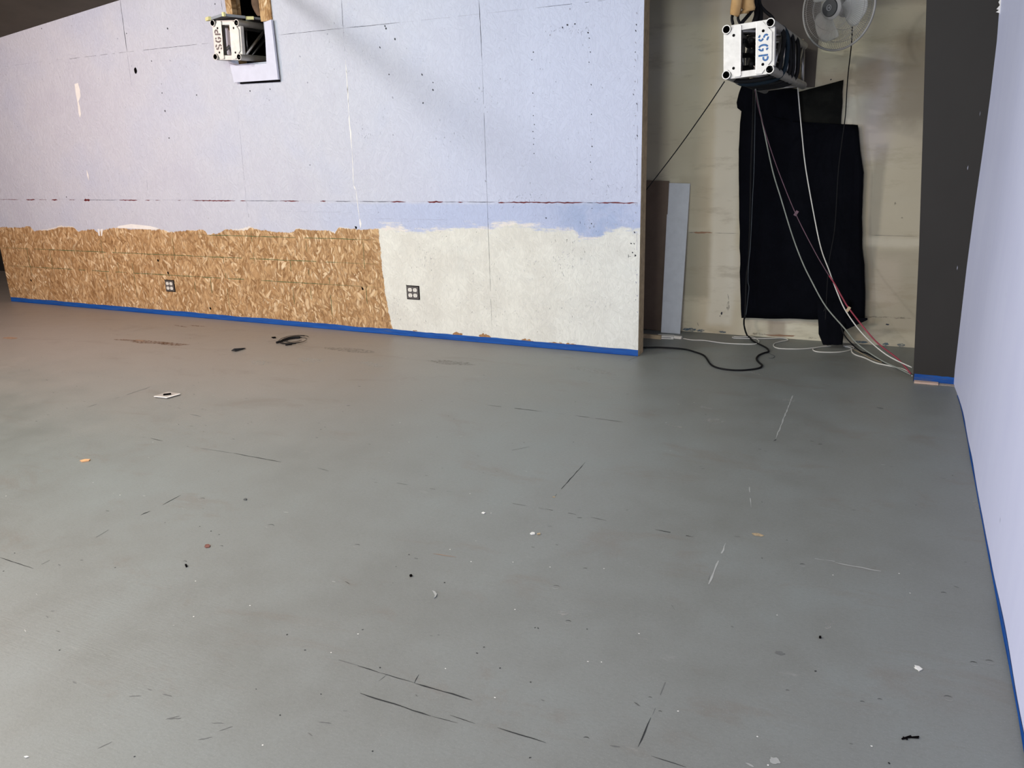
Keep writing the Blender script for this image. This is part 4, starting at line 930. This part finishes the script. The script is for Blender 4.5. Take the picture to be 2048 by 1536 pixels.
tag(obj('dark_chip', bm, M['hole']), 'small dark object lying on the pale plate on the floor', 'debris')
bm = bmesh.new(); 
vs = [at_z(462,701,.002), at_z(471,703,.002), at_z(491,696,.002), at_z(468,697,.03), at_z(490,695.5,.012)]
v = [bm.verts.new(p) for p in vs]
for f in ((0,2,1),(0,1,3),(1,4,3),(1,2,4),(0,3,4),(0,4,2)): bm.faces.new([v[i] for i in f])
tag(obj('dark_scrap', fix(bm), simple('black_rubber_scrap', (40, 42, 44), .6)), 'black wedge-shaped scrap on the floor in front of the bare board', 'debris')
# wire coil
root = empty('wire_coil', at_z(585, 680), 'loose oval coil of thin black wire on the floor in front of the bare board', 'wire coil')
cr = random.Random(2)
for k in range(5):
    cx_, cy_ = 588+cr.uniform(-5, 6), 679.5+cr.uniform(-1, 1); rx, ry = 26+cr.uniform(-7, 9), 7+cr.uniform(-2.5, 1.5); a0, a1 = cr.uniform(0, 1.5), cr.uniform(5.2, 6.6)
    pts = [at_z(cx_+rx*math.cos(a), cy_+ry*math.sin(a)-.11*rx*math.cos(a), .005+.004*math.sin(a*2+k)+.002*k) for a in [a0+(a1-a0)*i/26 for i in range(27)]]
    bm = bmesh.new(); tube(bm, pts, .0022, 5); obj('wire_turn', bm, M['cable'], root, True)
bm = bmesh.new(); pts = [at_z(x, y, .010) for x, y in ((553,685),(560,683),(568,680),(578,677),(590,675.5),(600,675))]; tube(bm, smooth_path(pts, 3), .009, 7); obj('taped_bundle', bm, M['cable'], root, True)
bm = bmesh.new(); pts = [at_z(x, y, .008) for x, y in ((571,690),(577,689),(584,688))]; tube(bm, pts, .006, 6); obj('wire_end', bm, M['cable'], root, True)
chip('dark_chip', [(543,675),(551,674.5),(552,676.5),(546,676.8)], .006, M['hole'], 'tiny dark chip left of the wire coil')
chip('wood_splinter', [(160,922.5),(164,924.5),(178,922.5),(181,920),(170,920)], .006, simple('orange_wood', (206, 158, 112), .8), 'small orange wood splinter on the floor at far left', 'debris')
chip('leaf_scrap', [(409,1094),(411,1090),(417,1089),(421,1091.5),(419,1095),(412,1096)], .003, simple('reddish_brown_scrap', (112, 72, 62), .8, var=.3, scale=80), 'small reddish brown round scrap on the floor', 'debris')
chip('dark_chip', [(370,1131),(374,1131),(375,1133.5),(372,1135)], .007, M['hole'], 'small black chip just below the reddish brown scrap')
chip('dark_chip', [(819,1152),(823,1150.5),(825,1153),(820,1154)], .006, M['hole'], 'small black chip on the floor left of the curled clear shaving')
chip('dark_chip', [(487,1000),(491,998),(494,998.5),(492,1001)], .005, M['dent'], 'dark grey chip on the floor above the reddish brown scrap')
chip('dark_chip', [(1638,1274),(1642,1274),(1642.5,1277),(1638.5,1277)], .005, M['hole'], 'square black chip on the floor at lower right')
chip('curled_shaving', [(865,1182),(870,1184),(874,1189),(872,1194),(868,1197),(870,1191)], .003, M['scuff'], 'curled clear shaving on the floor near the centre')
chip('white_flake', [(963,1026.5),(966,1024.5),(971,1026),(968,1028)], .003, M['fleck'], 'white paint flake on the floor near the centre')
chip('white_flake', [(1060,1068),(1064,1065.5),(1069,1066),(1070,1069),(1063,1070)], .004, M['fleck'], 'whitish flake with a brown crumb just to its right')
chip('brown_crumb', [(1074,1068.5),(1080,1067),(1081,1069),(1075,1070)], .004, M['tan'], 'brown crumb to the right of a whitish flake near the centre')
chip('white_flake', [(1829,1331),(1838,1333),(1845,1339),(1838,1343),(1833,1338)], .002, M['fleck'], 'ragged white flake on the floor at lower right')
chip('white_flake', [(48,1514),(54,1512.5),(58,1514),(52,1516)], .002, M['fleck'], 'pale flake on the floor at the bottom left corner')
root = empty('splinter_cluster', at_z(1820, 1475), 'cluster of black splinters on the floor at lower right near the wall', 'debris')
for a, b, w in (((1804,1478),(1822,1472),.005),((1808,1476),(1838,1473),.004),((1806,1474),(1815,1479),.004),((1822,1475),(1838,1476),.003)):
    bm = bmesh.new(); tube(bm, [at_z(*a, .002), at_z(*b, .003)], w/2, 5); obj('splinter', bm, M['hole'], root)
M['line'] = M['line']

# ------------------------------------------------------------------ lights
def area(name, loc, target, size, power, col, size_y=None):
    l = bpy.data.lights.new(name, 'AREA'); l.energy = power; l.color = col; l.size = size
    if size_y: l.shape = 'RECTANGLE'; l.size_y = size_y
    o = bpy.data.objects.new(name, l); C.objects.link(o); o.location = loc
    o.rotation_euler = (Vector(target)-Vector(loc)).to_track_quat('-Z', 'Y').to_euler(); return o
LIGHTS = {  # name: (loc, target, size, size_y, rgb power)
 'lamp_near': ((-3.0, .3, 2.9), (-3.0, 1.2, 0), .8, .8),
 'lamp_left': ((-7.2, 2.2, 3.0), (-7.2, 4.0, .5), .8, .8),
 'lamp_mid': ((-4.4, 2.4, 3.3), (-4.4, 4.2, .5), 1.0, .6),
 'lamp_right': ((-1.6, 2.2, 3.3), (-1.3, 3.6, .5), 1.0, .6),
 'fill_left': ((-6.0, -2.0, 1.5), (.4, 3.0, 1.2), 1.8, 1.8),  # unseen fill added low at the left to brighten the right wall
 'fill_front': ((-.7, -3.4, 1.45), (-.6, 6, 1.2), 1.4, 1.4),  # unseen fill added behind the camera to brighten the alcove
 'lamp_back': ((-.9, -1.2, 2.9), (-.9, 2.0, .9), .8, .8),
 'fill_back': ((-9.0, -1.0, 2.0), (-5, 5.5, 1.3), 1.8, 1.8),  # unseen fill added far left, aimed at the partition
 'lamp_spot': ((-5.6, 1.8, 3.45), (-2.6, 5.4, 1.2), .16, .16),
}
POWER = {'lamp_back': (30, 30, 30), 'lamp_left': (94, 67, 54), 'lamp_mid': (20, 27, 18), 'lamp_near': (122, 102, 94), 'lamp_right': (22, 24, 23), 'lamp_spot': (62, 62, 62),
 'fill_back': (36, 39, 46), 'fill_front': (88, 92, 98), 'fill_left': (84, 100, 140)}
WORLD = (.12, .125, .135)
for k, (loc, tgt, sa, sb) in LIGHTS.items():
    p = POWER[k]; m = max(p)
    if m <= 0: continue
    area(k, loc, tgt, sa, m, tuple(v/m for v in p), sb)
# unseen round pipe, added to throw the soft slanting band on the partition
LS = Vector(LIGHTS['lamp_spot'][0]); pp = []
for px_, py_ in ((575, -10), (1190, 430)):
    P = at_y(px_, py_, YW); s_ = (LS.z-2.92)/(LS.z-P.z); pp.append(LS.lerp(P, s_))
bm = bmesh.new(); tube(bm, [pp[0], pp[1]], .037, 16)

cpipe = tag(obj('shadow_pipe', bm, M['steel'], None, True), 'unseen pipe added to cast the slanting shadow band on the lavender partition', 'pipe')
for t_ in (.12, .88):  # added rods that hold the unseen pipe up
    p_ = pp[0].lerp(pp[1], t_); bm = bmesh.new(); tube(bm, [p_, Vector((p_.x, p_.y, cz(p_.x, p_.y)-.002))], .008, 8); obj('added_pipe_rod', bm, M['steel'], cpipe)
# even ambient light from the world
w = bpy.data.worlds.new('world'); bpy.context.scene.world = w; w.use_nodes = True
w.node_tree.nodes['Background'].inputs[0].default_value = WORLD+(1,); w.node_tree.nodes['Background'].inputs[1].default_value = 1

# ------------------------------------------------------------------ camera
cd = bpy.data.cameras.new('camera'); cam = bpy.data.objects.new('camera', cd); C.objects.link(cam)
cam.matrix_world = Matrix(((RV.x, UV.x, -WV.x, 0), (RV.y, UV.y, -WV.y, 0), (RV.z, UV.z, -WV.z, H), (0, 0, 0, 1)))
cd.sensor_width = 36; cd.lens = F/2048*36; cd.clip_start = .01; cd.clip_end = 100
S = bpy.context.scene; S.camera = cam
S.view_settings.view_transform = 'Standard'; S.view_settings.look = 'None'; S.view_settings.exposure = 0.0; S.view_settings.gamma = 1
S.view_settings.use_curve_mapping = False
